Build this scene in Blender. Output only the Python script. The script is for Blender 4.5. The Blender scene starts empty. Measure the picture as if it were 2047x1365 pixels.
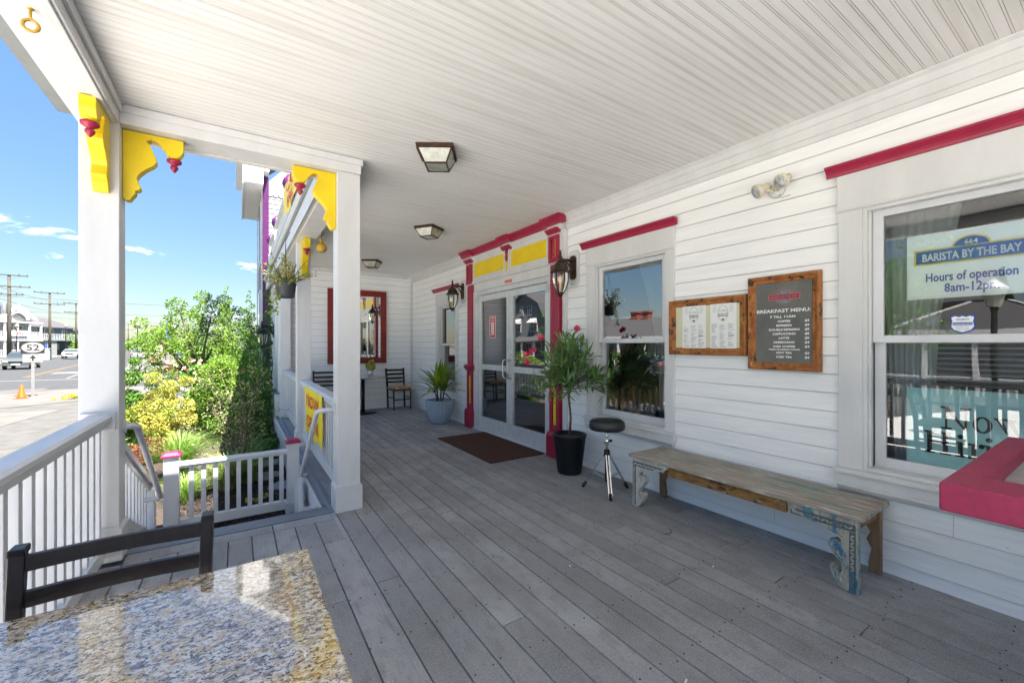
import bpy, math, random
import numpy as np
from mathutils import Vector, Matrix
R = math.radians
sc = bpy.context.scene
random.seed(7)
# ------------------------------------------------------------------ camera, sky, sun, exposure
TH = math.atan(547.5/834.0)                       # the view turns this far to the right of the wall's direction
cd = bpy.data.cameras.new('camera'); cam = bpy.data.objects.new('camera', cd); sc.collection.objects.link(cam)
cam.location = (0, 0, 1.4); cam.rotation_euler = (R(90), 0, -TH)
cd.sensor_width = 36; cd.lens = 36*834/2047; cd.shift_y = 5.5/2047; cd.clip_start = .02; cd.clip_end = 3000
sc.camera = cam
SUN_EL, SUN_AZ = R(66), R(-62)                    # azimuth measured from +X towards +Y
w = bpy.data.worlds.new('World'); sc.world = w; w.use_nodes = True
nt = w.node_tree; N = nt.nodes; L = nt.links; N.clear()
sky = N.new('ShaderNodeTexSky'); sky.sky_type = 'NISHITA'; sky.sun_disc = False
sky.sun_elevation = SUN_EL; sky.sun_rotation = R(90)-SUN_AZ; sky.air_density = 1.0; sky.dust_density = .4; sky.ozone_density = 2.0
hsv = N.new('ShaderNodeHueSaturation'); hsv.inputs['Saturation'].default_value = 1.12; L.new(sky.outputs[0], hsv.inputs['Color'])
tc = N.new('ShaderNodeTexCoord'); sep = N.new('ShaderNodeSeparateXYZ'); L.new(tc.outputs['Generated'], sep.inputs[0])
zz = N.new('ShaderNodeMath'); zz.operation = 'ADD'; zz.inputs[1].default_value = .16; L.new(sep.outputs['Z'], zz.inputs[0])
dv = N.new('ShaderNodeVectorMath'); dv.operation = 'DIVIDE'; cmb = N.new('ShaderNodeCombineXYZ')
for i in range(3): L.new(zz.outputs[0], cmb.inputs[i])
L.new(tc.outputs['Generated'], dv.inputs[0]); L.new(cmb.outputs[0], dv.inputs[1])
cn = N.new('ShaderNodeTexNoise'); cn.inputs['Scale'].default_value = 2.1; cn.inputs['Detail'].default_value = 7; cn.inputs['Roughness'].default_value = .58; cn.inputs['Distortion'].default_value = .3
L.new(dv.outputs[0], cn.inputs['Vector'])
cr = N.new('ShaderNodeValToRGB'); cr.color_ramp.elements[0].position = .625; cr.color_ramp.elements[1].position = .76; L.new(cn.outputs[0], cr.inputs[0])
mx = N.new('ShaderNodeMix'); mx.data_type = 'RGBA'; mx.inputs[7].default_value = (8, 8.1, 8.4, 1)
hz = N.new('ShaderNodeMapRange'); hz.inputs[1].default_value = 0; hz.inputs[2].default_value = .5; hz.inputs[3].default_value = .40; hz.inputs[4].default_value = .9   # clearer, darker air low down
L.new(sep.outputs['Z'], hz.inputs[0]); L.new(hz.outputs[0], hsv.inputs['Value'])
L.new(cr.outputs[0], mx.inputs[0]); L.new(hsv.outputs[0], mx.inputs[6])
bg = N.new('ShaderNodeBackground'); bg.inputs['Strength'].default_value = .05; L.new(mx.outputs[2], bg.inputs['Color'])
wo = N.new('ShaderNodeOutputWorld'); L.new(bg.outputs[0], wo.inputs[0])
sl = bpy.data.lights.new('sun', 'SUN'); sl.energy = 4.6; sl.angle = R(.5); sl.color = (1, .92, .82)
so = bpy.data.objects.new('sun', sl); sc.collection.objects.link(so)
sd = Vector((math.cos(SUN_EL)*math.cos(SUN_AZ), math.cos(SUN_EL)*math.sin(SUN_AZ), math.sin(SUN_EL)))
so.rotation_euler = sd.to_track_quat('Z', 'Y').to_euler()
sc.view_settings.view_transform = 'Standard'; sc.view_settings.look = 'None'; sc.view_settings.gamma = 1
sc.view_settings.exposure = 2.82
sc.cycles.max_bounces = 10; sc.cycles.diffuse_bounces = 6; sc.cycles.transparent_max_bounces = 16
sc.cycles.use_denoising = True; sc.cycles.sample_clamp_indirect = 6
COL = sc.collection

# ------------------------------------------------------------------ materials
def mat(name, col, rough=.6, col2=None, scale=8, bump=0, bscale=None, metal=0, spec=.5, stretch=(1, 1, 1), detail=4, island=0, lo=.35, hi=.65, trans=0, coat=0):
    m = bpy.data.materials.new(name); m.use_nodes = True; n = m.node_tree.nodes; l = m.node_tree.links
    b = n['Principled BSDF']; b.inputs['Roughness'].default_value = rough; b.inputs['Metallic'].default_value = metal
    b.inputs['Specular IOR Level'].default_value = spec; b.inputs['Coat Weight'].default_value = coat
    t = n.new('ShaderNodeTexCoord'); mp = n.new('ShaderNodeMapping'); mp.inputs['Scale'].default_value = stretch
    l.new(t.outputs['Object'], mp.inputs['Vector'])
    c1 = (*col, 1); out = None
    if col2 is not None:
        nz = n.new('ShaderNodeTexNoise'); nz.inputs['Scale'].default_value = scale; nz.inputs['Detail'].default_value = detail; nz.inputs['Roughness'].default_value = .6
        l.new(mp.outputs[0], nz.inputs['Vector'])
        r = n.new('ShaderNodeValToRGB'); r.color_ramp.elements[0].position = lo; r.color_ramp.elements[1].position = hi
        r.color_ramp.elements[0].color = c1; r.color_ramp.elements[1].color = (*col2, 1); l.new(nz.outputs[0], r.inputs[0]); out = r.outputs[0]
    if island:
        g = n.new('ShaderNodeNewGeometry'); h = n.new('ShaderNodeHueSaturation')
        mr = n.new('ShaderNodeMapRange'); mr.inputs[3].default_value = 1-island; mr.inputs[4].default_value = 1+island
        l.new(g.outputs['Random Per Island'], mr.inputs[0]); l.new(mr.outputs[0], h.inputs['Value'])
        if out: l.new(out, h.inputs['Color'])
        else: h.inputs['Color'].default_value = c1
        out = h.outputs[0]
    if out: l.new(out, b.inputs['Base Color'])
    else: b.inputs['Base Color'].default_value = c1
    if bump:
        nb = n.new('ShaderNodeTexNoise'); nb.inputs['Scale'].default_value = bscale or scale*3; nb.inputs['Detail'].default_value = 5
        l.new(mp.outputs[0], nb.inputs['Vector']); bp = n.new('ShaderNodeBump'); bp.inputs['Strength'].default_value = bump; bp.inputs['Distance'].default_value = .01
        l.new(nb.outputs[0], bp.inputs['Height']); l.new(bp.outputs[0], b.inputs['Normal'])
    if trans:
        tr = n.new('ShaderNodeBsdfTranslucent'); ms = n.new('ShaderNodeMixShader'); ms.inputs[0].default_value = trans
        if out: l.new(out, tr.inputs[0])
        else: tr.inputs[0].default_value = c1
        l.new(b.outputs[0], ms.inputs[1]); l.new(tr.outputs[0], ms.inputs[2]); l.new(ms.outputs[0], n['Material Output'].inputs[0])
    return m
def node(m, t): return m.node_tree.nodes.new(t)
def glass_mat(name, ior=1.7, tint=(.85, .9, .88)):
    m = bpy.data.materials.new(name); m.use_nodes = True; n = m.node_tree.nodes; l = m.node_tree.links; n.clear()
    fr = n.new('ShaderNodeFresnel'); fr.inputs[0].default_value = ior
    g = n.new('ShaderNodeBsdfGlossy'); g.inputs['Roughness'].default_value = .0; g.inputs['Color'].default_value = (1, 1, 1, 1)
    t = n.new('ShaderNodeBsdfTransparent'); t.inputs[0].default_value = (*tint, 1)
    x = n.new('ShaderNodeMixShader'); o = n.new('ShaderNodeOutputMaterial')
    nz = n.new('ShaderNodeTexNoise'); nz.inputs['Scale'].default_value = 1.3; tcc = n.new('ShaderNodeTexCoord'); l.new(tcc.outputs['Object'], nz.inputs['Vector'])
    bp = n.new('ShaderNodeBump'); bp.inputs['Strength'].default_value = .12; bp.inputs['Distance'].default_value = .01
    l.new(nz.outputs[0], bp.inputs['Height']); l.new(bp.outputs[0], g.inputs['Normal'])
    l.new(fr.outputs[0], x.inputs[0]); l.new(t.outputs[0], x.inputs[1]); l.new(g.outputs[0], x.inputs[2]); l.new(x.outputs[0], o.inputs[0])
    return m
M = {}
M['white'] = mat('white_paint', (.66, .66, .66), .45, (.60, .60, .60), 2.2, .1, 14, stretch=(3, 3, .8), detail=8)
M['vinyl'] = mat('white_vinyl', (.66, .67, .69), .35, (.58, .59, .61), 2.5, .1, 20, detail=8)
M['siding'] = mat('painted_clapboard', (.87, .87, .87), .5, (.80, .81, .82), 2.5, .25, 9, stretch=(8, .8, 8))
M['siding_x'] = mat('painted_clapboard_end', (.87, .87, .87), .5, (.80, .81, .82), 2.5, .25, 9, stretch=(.8, 8, 8))
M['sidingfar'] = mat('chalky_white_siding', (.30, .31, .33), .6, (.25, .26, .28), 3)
M['ceiling'] = mat('painted_beadboard', (.77, .765, .75), .5, (.58, .56, .51), 2.6, .1, 30, stretch=(.35, 6, 1), lo=.50, hi=.84, detail=8)
M['grime'] = mat('grimy_lap_joint', (.30, .30, .29), .9, (.50, .49, .47), 3)  # lap shadow lines painted in with the grime; also seams and nail heads
M['groove'] = mat('dirty_groove', (.52, .49, .44), .8, (.30, .25, .19), 2.5, stretch=(.6, 4, 1))
M['yellow'] = mat('yellow_paint', (.80, .60, .005), .4, (.74, .53, .005), 5, .06, 50)
M['magenta'] = mat('magenta_paint', (.36, .014, .052), .4, (.30, .012, .045), 5, .08, 50)
M['purple'] = mat('purple_paint', (.08, .008, .085), .4, (.065, .007, .07), 5)
M['pink'] = mat('sun_worn_magenta_paint', (.36, .012, .075), .42, (.28, .012, .06), 7, .35, 40, stretch=(1, 6, 6))
M['redwood'] = mat('red_painted_wood', (.26, .018, .015), .35, (.17, .012, .012), 9, .1, 40)
M['blackwood'] = mat('dark_brown_lacquer', (.009, .005, .006), .34, (.016, .009, .010), 12, .05, 80, spec=.3)
M['blackmetal'] = mat('black_metal', (.012, .012, .012), .4, metal=.3)
M['iron'] = mat('bronze_iron', (.035, .026, .02), .4, (.09, .06, .04), 14, .2, 60, metal=.6)
M['rust'] = mat('rusted_brass', (.10, .04, .018), .7, (.03, .02, .014), 22, .5, 90, metal=.3)
M['vinylblack'] = mat('black_vinyl', (.018, .018, .02), .35, bump=.1, bscale=120)
M['chrome'] = mat('chrome', (.75, .76, .78), .14, metal=1)
M['alu'] = mat('brushed_aluminium', (.72, .73, .75), .35, (.62, .64, .66), 12, metal=.35)
M['silver'] = mat('silver_steel', (.6, .6, .6), .3, metal=.9)
M['lensglass'] = mat('prismatic_lens', (.62, .64, .64), .12, (.25, .27, .27), 40, .6, 90, spec=.8)
M['cream'] = mat('yellowed_plastic', (.62, .52, .34), .45, (.68, .62, .50), 14)
M['mulch'] = mat('dark_mulch', (.018, .013, .010), .95, (.055, .04, .03), 26, 1.0, 60, detail=8)
M['slate'] = mat('stone_slab', (.16, .17, .18), .8, (.26, .27, .27), 5, .5, 20)
M['rim'] = mat('grey_flashing', (.12, .14, .18), .5, (.17, .19, .23), 4, .15, 30)
M['asphalt'] = mat('pale_asphalt', (.050, .050, .049), .9, (.082, .081, .079), 2.2, .5, 60, detail=9)
M['road'] = mat('road_asphalt', (.028, .030, .034), .9, (.042, .044, .048), 3, .3, 60, detail=8)
M['concrete'] = mat('pale_concrete', (.075, .074, .07), .9, (.098, .095, .09), 1.4, .2, 40, detail=8)
M['brick'] = mat('brick_paving', (.09, .075, .068), .9, (.12, .105, .098), 3, .3, 30)
M['linewhite'] = mat('road_paint_white', (.14, .14, .135), .8, (.09, .09, .09), 12)
M['lineyellow'] = mat('road_paint_yellow', (.17, .11, .015), .8, (.12, .08, .02), 12)
M['soil'] = mat('potting_soil', (.03, .018, .012), .95, (.09, .06, .045), 45, .8, 80)
M['orange'] = mat('orange_plastic', (.50, .085, .004), .45)
M['glass'] = glass_mat('window_glass', 3.0, (.84, .90, .88))
M['doorglass'] = glass_mat('door_glass', 3.2, (.62, .66, .66))
M['glasswide'] = glass_mat('wide_window_glass', 2.1, (.97, 1, .99))
M['lampglass'] = mat('seeded_lamp_glass', (.40, .40, .34), .15, (.22, .25, .20), 14, spec=.8)
M['warmglass'] = glass_mat('clear_lantern_glass', 1.6, (.92, .88, .78))
M['bulb'] = mat('frosted_bulb', (.8, .72, .5), .3)
M['mirror'] = mat('mirror_silver', (.93, .94, .93), .0, metal=1)
M['paper'] = mat('white_paper', (.80, .80, .78), .7)
M['cyanpaper'] = mat('pale_blue_board', (.58, .84, .86), .6)
M['signwhite'] = mat('aged_sign_white', (.24, .245, .25), .5)  # white darkened in the colour to offset sun overexposure on the route sign
M['print'] = mat('black_print', (.012, .012, .012), .5)
M['printblue'] = mat('blue_print', (.015, .07, .38), .5)
M['printred'] = mat('red_print', (.68, .03, .03), .5)
M['printyellow'] = mat('yellow_print', (.80, .60, .02), .5)
M['bannery'] = mat('yellow_banner', (.92, .70, .008), .4, (.88, .64, .008), 3)
M['slateboard'] = mat('grey_chalkboard', (.10, .105, .10), .6, (.15, .15, .135), 4)
M['chalk'] = mat('chalk_white', (.8, .8, .78), .7)
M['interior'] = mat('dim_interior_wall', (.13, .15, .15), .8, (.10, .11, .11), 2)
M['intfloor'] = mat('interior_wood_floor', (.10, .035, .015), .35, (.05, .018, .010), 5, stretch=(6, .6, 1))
M['curtain'] = mat('sheer_curtain', (.62, .66, .68), .8, trans=.3)
M['blind'] = mat('grey_blind', (.45, .50, .52), .6)
M['wicker'] = mat('brown_wicker', (.20, .12, .06), .7, (.08, .045, .02), 60, .6, 60, stretch=(1, 1, 2))
M['mat'] = mat('brown_doormat', (.095, .035, .016), .98, (.06, .022, .011), 30, .9, 260, detail=8)
M['potblue'] = mat('blue_grey_glaze', (.33, .42, .52), .35, (.28, .36, .45), 5, spec=.6)
M['potblack'] = mat('black_ribbed_plastic', (.012, .012, .013), .4)
M['bark'] = mat('grey_bark', (.16, .125, .09), .9, (.08, .06, .045), 16, .6, 40, stretch=(1, 1, .3))
M['polewood'] = mat('weathered_pole_wood', (.045, .042, .032), .9, (.075, .068, .052), 5, stretch=(3, 3, .3))
M['leaf'] = mat('green_leaf', (.065, .17, .02), .45, (.11, .24, .025), 2.5, island=.45, trans=.3)
M['leaflight'] = mat('light_green_leaf', (.11, .235, .022), .45, (.19, .31, .035), 2.5, island=.4, trans=.35)
M['leafdark'] = mat('dark_green_leaf', (.055, .14, .022), .45, (.10, .22, .03), 2.5, island=.45, trans=.25)
M['leafyellow'] = mat('yellow_variegated_leaf', (.50, .45, .10), .45, (.25, .32, .045), 4, island=.35, trans=.35)
M['leafred'] = mat('red_barberry_leaf', (.10, .022, .016), .5, (.20, .085, .03), 6, island=.4, trans=.25)
M['leafolive'] = mat('oleander_leaf', (.085, .19, .05), .38, (.16, .30, .08), 4, island=.35, trans=.15)
M['leafpale'] = mat('dusty_olive_leaf', (.20, .30, .08), .6, (.34, .34, .15), 4, island=.35, trans=.25)
M['grass'] = mat('ornamental_grass', (.15, .30, .05), .5, (.26, .38, .08), 4, island=.4, trans=.3)
M['palm'] = mat('palm_leaf', (.10, .24, .02), .35, (.30, .38, .03), 3, island=.35, trans=.25)
M['flower'] = mat('pink_petal', (.85, .10, .25), .5, island=.2, trans=.3)
M['roof'] = mat('grey_shingle', (.045, .045, .05), .9, (.06, .06, .065), 30, .3, 60, stretch=(1, 1, 6))
M['bluesiding'] = mat('blue_grey_siding', (.055, .085, .11), .7, (.045, .07, .09), 2)
M['greysiding'] = mat('grey_shingle_siding', (.15, .165, .165), .8, (.12, .135, .135), 9, stretch=(1, 1, 6))
M['yellowsiding'] = mat('cream_yellow_siding', (.34, .27, .12), .8, (.29, .23, .10), 4)
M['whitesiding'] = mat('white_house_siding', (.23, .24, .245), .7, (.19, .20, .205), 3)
M['darkwin'] = mat('dark_window', (.03, .04, .05), .08, spec=.8)
M['darkgreen'] = mat('dark_green_shutter', (.03, .08, .06), .6)
M['redbrick'] = mat('red_chimney_brick', (.28, .08, .05), .9, (.2, .06, .04), 8)
M['tyre'] = mat('tyre_rubber', (.02, .02, .02), .8)
M['paintsilver'] = mat('silver_car_paint', (.085, .095, .095), .3, metal=.3, coat=.6)
M['paintwhite'] = mat('white_car_paint', (.26, .265, .27), .3, coat=.6)
M['paintdark'] = mat('dark_car_paint', (.03, .035, .045), .3, coat=.6)
M['paintgrey'] = mat('teal_grey_car_paint', (.10, .16, .17), .3, coat=.6)
M['red'] = mat('signal_red', (.6, .03, .03), .4)
M['blue'] = mat('sign_blue', (.04, .10, .45), .4)
M['teal'] = mat('pale_cabinet', (.35, .48, .48), .6)
M['wire'] = mat('black_cable', (.02, .02, .02), .6)
M['seat'] = mat('patterned_seat_fabric', (.35, .14, .05), .8, (.62, .48, .28), 22, detail=2, lo=.45, hi=.52)
M['pine'] = mat('gold_painted_tin', (.62, .42, .05), .4, (.45, .25, .03), 22)
# granite: voronoi speckles in three colours under a polish
def granite():
    m = mat('speckled_granite', (.55, .47, .36), .08, spec=.9, coat=.8); n = m.node_tree.nodes; l = m.node_tree.links; b = n['Principled BSDF']
    tcn = n.new('ShaderNodeTexCoord'); mp = n.new('ShaderNodeMapping'); mp.inputs['Scale'].default_value = (1, 1.5, 1); mp.inputs['Rotation'].default_value = (0, 0, .5); l.new(tcn.outputs['Object'], mp.inputs[0])
    def nz(s, d, p0, p1):
        x = n.new('ShaderNodeTexNoise'); x.inputs['Scale'].default_value = s; x.inputs['Detail'].default_value = d; x.inputs['Roughness'].default_value = .7; l.new(mp.outputs[0], x.inputs['Vector'])
        r = n.new('ShaderNodeValToRGB'); r.color_ramp.elements[0].position = p0; r.color_ramp.elements[1].position = p1; l.new(x.outputs[0], r.inputs[0]); return r.outputs[0]
    def mixc(f, a, c):
        x = n.new('ShaderNodeMix'); x.data_type = 'RGBA'; l.new(f, x.inputs[0])
        if isinstance(a, tuple): x.inputs[6].default_value = (*a, 1)
        else: l.new(a, x.inputs[6])
        x.inputs[7].default_value = (*c, 1); return x.outputs[2]
    c = mixc(nz(9, 3, .42, .66), (.46, .38, .27), (.62, .45, .20))
    c = mixc(nz(42, 3, .50, .56), c, (.20, .15, .11))
    c = mixc(nz(70, 4, .50, .54), c, (.66, .62, .55))
    c = mixc(nz(110, 2, .57, .59), c, (.02, .018, .016)); c = mixc(nz(60, 3, .60, .615), c, (.30, .16, .05))
    c = mixc(nz(30, 5, .63, .66), c, (.015, .014, .014))
    l.new(c, b.inputs['Base Color']); b.inputs['Coat Roughness'].default_value = .03
    return m
M['granite'] = granite()
# weathered painted plank with patches of colour left on it
def weathered(name, wood, wood2, paint, cover, stretch):
    m = mat(name, wood, .75, wood2, 5, .6, 18, stretch=stretch, detail=7); n = m.node_tree.nodes; l = m.node_tree.links; b = n['Principled BSDF']
    src = b.inputs['Base Color'].links[0].from_socket
    tcn = n.new('ShaderNodeTexCoord'); mp = n.new('ShaderNodeMapping'); mp.inputs['Scale'].default_value = tuple(.55*s for s in stretch); l.new(tcn.outputs['Object'], mp.inputs[0])
    for col, sca, p in paint:
        x = n.new('ShaderNodeTexNoise'); x.inputs['Scale'].default_value = sca; x.inputs['Detail'].default_value = 8; x.inputs['Roughness'].default_value = .75; l.new(mp.outputs[0], x.inputs['Vector'])
        r = n.new('ShaderNodeValToRGB'); r.color_ramp.elements[0].position = p; r.color_ramp.elements[1].position = p+.05; l.new(x.outputs[0], r.inputs[0])
        q = n.new('ShaderNodeMix'); q.data_type = 'RGBA'; l.new(r.outputs[0], q.inputs[0]); l.new(src, q.inputs[6]); q.inputs[7].default_value = (*col, 1); src = q.outputs[2]
    l.new(src, b.inputs['Base Color']); return m
M['benchtop'] = weathered('weathered_bench_top', (.27, .23, .18), (.43, .38, .32), [((.14, .27, .24), 2.6, .56), ((.60, .56, .49), 9, .56), ((.10, .05, .028), 5, .61), ((.36, .20, .10), 4, .64)], 0, (9, .9, 9))
M['benchleg'] = weathered('flaking_blue_bench_leg', (.30, .27, .21), (.48, .45, .38), [((.05, .17, .28), 5, .53), ((.07, .27, .28), 8, .56), ((.62, .59, .53), 12, .58)], 0, (3, 3, 1.1))
M['benchlegw'] = weathered('flaking_white_bench_leg', (.40, .37, .31), (.58, .56, .50), [((.20, .15, .10), 7, .60)], 0, (3, 3, 1.2))
M['carvedark'] = mat('dark_carved_ground', (.17, .145, .115), .9, (.05, .12, .15), 30)
M['benchapron'] = weathered('amber_varnished_apron', (.22, .10, .03), (.36, .19, .05), [((.05, .025, .012), 6, .53), ((.48, .36, .20), 8, .60)], 0, (5, 2.2, 5))
M['benchwood'] = mat('raw_bench_wood', (.28, .17, .09), .8, (.17, .10, .06), 4, .5, 20, stretch=(4, 4, .7))
M['framewood'] = weathered('varnished_frame_wood', (.24, .075, .018), (.42, .17, .045), [((.035, .02, .014), 7, .54), ((.45, .42, .38), 9, .63)], 0, (6, 2.6, 2.6))
# grey composite decking with a different tint on each board, scuffs and screw heads
def decking():
    m = mat('grey_composite_decking', (.26, .262, .268), .75, (.35, .352, .356), 3.2, .35, 110, stretch=(1, .55, 1), detail=9, island=.2)
    n = m.node_tree.nodes; l = m.node_tree.links; b = n['Principled BSDF']; src = b.inputs['Base Color'].links[0].from_socket
    tcn = n.new('ShaderNodeTexCoord')
    def layer(scale, st, p0, p1, col, k, rot=0):
        nonlocal src
        mp = n.new('ShaderNodeMapping'); mp.inputs['Scale'].default_value = st; mp.inputs['Rotation'].default_value = (0, 0, rot); l.new(tcn.outputs['Object'], mp.inputs[0])
        x = n.new('ShaderNodeTexNoise'); x.inputs['Scale'].default_value = scale; x.inputs['Detail'].default_value = 8; x.inputs['Roughness'].default_value = .68; l.new(mp.outputs[0], x.inputs['Vector'])
        r = n.new('ShaderNodeMapRange'); r.inputs[1].default_value = p0; r.inputs[2].default_value = p1; r.inputs[4].default_value = k; l.new(x.outputs[0], r.inputs[0])
        q = n.new('ShaderNodeMix'); q.data_type = 'RGBA'; l.new(r.outputs[0], q.inputs[0]); l.new(src, q.inputs[6]); q.inputs[7].default_value = (*col, 1); src = q.outputs[2]
    layer(1.1, (1, 1, 1), .46, .66, (.15, .14, .13), .6); layer(9, (1.6, .6, 1), .5, .68, (.16, .155, .15), .7)
    layer(150, (1, 1, 1), .48, .66, (.45, .45, .46), .75); layer(120, (1, 1, 1), .52, .68, (.10, .10, .10), .6)
    layer(1.6, (9, .7, 1), .66, .72, (.36, .36, .36), .5, .6)
    layer(1.3, (.7, 8, 1), .67, .73, (.36, .36, .36), .5, -.5)
    l.new(src, b.inputs['Base Color']); return m
M['deck'] = decking()

# ------------------------------------------------------------------ mesh helpers
WL = {}
class MB:
    def __init__(s): s.v = []; s.f = []; s.m = []; s.sm = []
    def add(s, v, f, m=0, sm=False):
        o = len(s.v); s.v += [tuple(p) for p in v]; s.f += [tuple(i+o for i in q) for q in f]; s.m += [m]*len(f); s.sm += [sm]*len(f)
    def box(s, x0, x1, y0, y1, z0, z1, m=0):
        s.add([(x0, y0, z0), (x1, y0, z0), (x1, y1, z0), (x0, y1, z0), (x0, y0, z1), (x1, y0, z1), (x1, y1, z1), (x0, y1, z1)],
              [(0, 3, 2, 1), (4, 5, 6, 7), (0, 1, 5, 4), (1, 2, 6, 5), (2, 3, 7, 6), (3, 0, 4, 7)], m); return s
    def obox(s, c, size, rot, m=0):          # rotated box; rot is a 3x3 / euler
        mt = rot if isinstance(rot, Matrix) else Matrix.Rotation(rot, 3, 'Z')
        hx, hy, hz = (k/2 for k in size); P = []
        for z in (-hz, hz):
            for x, y in ((-hx, -hy), (hx, -hy), (hx, hy), (-hx, hy)): P.append(Vector(c)+mt@Vector((x, y, z)))
        s.add(P, [(0, 3, 2, 1), (4, 5, 6, 7), (0, 1, 5, 4), (1, 2, 6, 5), (2, 3, 7, 6), (3, 0, 4, 7)], m); return s
    def bar(s, a, b, wd, dp, m=0):           # box beam from a to b
        a, b = Vector(a), Vector(b); d = b-a; q = d.to_track_quat('Z', 'Y').to_matrix(); s.obox((a+b)/2, (wd, dp, d.length), q, m); return s
    def prism(s, poly, plane, d0, d1, m=0):  # poly in two axes, extruded along the third
        def P(u, v, d): return {'xz': (u, d, v), 'yz': (d, u, v), 'xy': (u, v, d)}[plane]
        n = len(poly); s.add([P(u, v, d0) for u, v in poly]+[P(u, v, d1) for u, v in poly],
            [tuple(range(n))[::-1], tuple(range(n, 2*n))]+[(i, (i+1) % n, n+(i+1) % n, n+i) for i in range(n)], m); return s
    def tube(s, path, r, n=8, m=0, cap=True):
        path = [Vector(p) for p in path]; rs = r if isinstance(r, (list, tuple)) else [r]*len(path); V = []; up = None
        for i, p in enumerate(path):
            d = (path[min(i+1, len(path)-1)]-path[max(i-1, 0)]).normalized()
            if up is None: up = d.orthogonal().normalized()
            up = (up-d*up.dot(d)).normalized(); sd_ = d.cross(up)
            for k in range(n): a = 2*math.pi*k/n; V.append(p+(up*math.cos(a)+sd_*math.sin(a))*rs[i])
        F = [(i*n+k, i*n+(k+1) % n, (i+1)*n+(k+1) % n, (i+1)*n+k) for i in range(len(path)-1) for k in range(n)]
        if cap: F += [tuple(range(n))[::-1], tuple((len(path)-1)*n+k for k in range(n))]
        s.add(V, F, m, True); return s
    def lathe(s, prof, c=(0, 0, 0), n=20, m=0, sx=1, sy=1, phase=0, axis=None, flat=False, flute=0, nf=0):
        V = []
        for r, z in prof:
            for k in range(n):
                a = 2*math.pi*k/n+phase; rr = r*(1-flute*abs(math.sin(nf*a/2))) if flute else r
                p = Vector((rr*math.cos(a)*sx, rr*math.sin(a)*sy, z))
                if axis is not None: p = axis@p
                V.append(p+Vector(c))
        F = [(i*n+k, i*n+(k+1) % n, (i+1)*n+(k+1) % n, (i+1)*n+k) for i in range(len(prof)-1) for k in range(n)]
        F += [tuple(range(n))[::-1], tuple((len(prof)-1)*n+k for k in range(n))]
        s.add(V, F, m, not flat); return s
    def text(s, txt, o, right, up, size, m=0, bold=0, xs=1, align='CENTER', depth=.0):
        cu = bpy.data.curves.new('t', 'FONT'); cu.body = txt; cu.size = size; cu.align_x = align; cu.offset = bold; cu.extrude = depth; cu.resolution_u = 2
        ob = bpy.data.objects.new('t', cu); COL.objects.link(ob); bpy.context.view_layer.update()
        me = bpy.data.meshes.new_from_object(ob.evaluated_get(bpy.context.evaluated_depsgraph_get()))
        right, up, o = Vector(right), Vector(up), Vector(o); nn = right.cross(up)
        s.add([o+right*v.co.x*xs+up*v.co.y+nn*v.co.z for v in me.vertices], [tuple(p.vertices) for p in me.polygons], m)
        bpy.data.meshes.remove(me); bpy.data.objects.remove(ob); bpy.data.curves.remove(cu); return s
    def build(s, name, mats, parent=None, off=None, bevel=0, smooth=None):
        o_ = Vector(off) if off is not None else (WL.get(parent.name, Vector()) if parent else Vector())
        me = bpy.data.meshes.new(name); me.from_pydata([(p[0]-o_[0], p[1]-o_[1], p[2]-o_[2]) for p in s.v], [], s.f)
        for x in (mats if isinstance(mats, (list, tuple)) else [mats]): me.materials.append(M[x] if isinstance(x, str) else x)
        me.polygons.foreach_set('material_index', s.m); me.polygons.foreach_set('use_smooth', s.sm); me.update()
        ob = bpy.data.objects.new(name, me); COL.objects.link(ob)
        if parent: ob.parent = parent
        elif off is not None: ob.location = o_
        WL[ob.name] = o_
        if bevel:
            b = ob.modifiers.new('bevel', 'BEVEL'); b.width = bevel; b.segments = 2; b.limit_method = 'ANGLE'; b.angle_limit = R(40); b.harden_normals = False
        return ob
def tag(o, label=None, cat=None, group=None, kind=None):
    if label: o['label'] = label
    if cat: o['category'] = cat
    if group: o['group'] = group
    if kind: o['kind'] = kind
    return o
def root(name, label, cat, loc=(0, 0, 0), group=None, local=False):   # local=True: parts are built round the origin
    o = bpy.data.objects.new(name, None); o.empty_display_size = .1; COL.objects.link(o); o.location = loc
    WL[o.name] = Vector((0, 0, 0)) if local else Vector(loc); tag(o, label, cat, group); return o
def struct(o): o['kind'] = 'structure'; return o
def dup(r, loc, rz, label, group=None, kids=True):
    c = r.copy(); COL.objects.link(c); c.location = loc; c.rotation_euler = (0, 0, rz); c['label'] = label
    if group: c['group'] = group
    if kids:
        for ch in list(r.children):
            d = ch.copy(); COL.objects.link(d); d.parent = c
            for g in list(ch.children): e = g.copy(); COL.objects.link(e); e.parent = d
    return c
def leaves(mb, P, n, size, rng, jit=None, asp=.5, up=.3, m=0, outward=None):
    """n diamond-shaped leaves; P(rng) gives each centre"""
    for _ in range(n):
        c = Vector(P(rng)); d = Vector((rng.gauss(0, 1), rng.gauss(0, 1), rng.gauss(0, 1)+up)).normalized()
        if outward is not None: d = (d+(c-Vector(outward)).normalized()*.8).normalized()
        sdv = d.cross(Vector((rng.gauss(0, 1), rng.gauss(0, 1), rng.gauss(0, 1)))).normalized(); s = size*rng.uniform(.6, 1.3)
        nn = d.cross(sdv)*s*.12
        mb.add([c-d*s*.5, c+sdv*s*asp*.5+nn, c+d*s*.5, c-sdv*s*asp*.5+nn], [(0, 1, 2, 3)], m)
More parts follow.
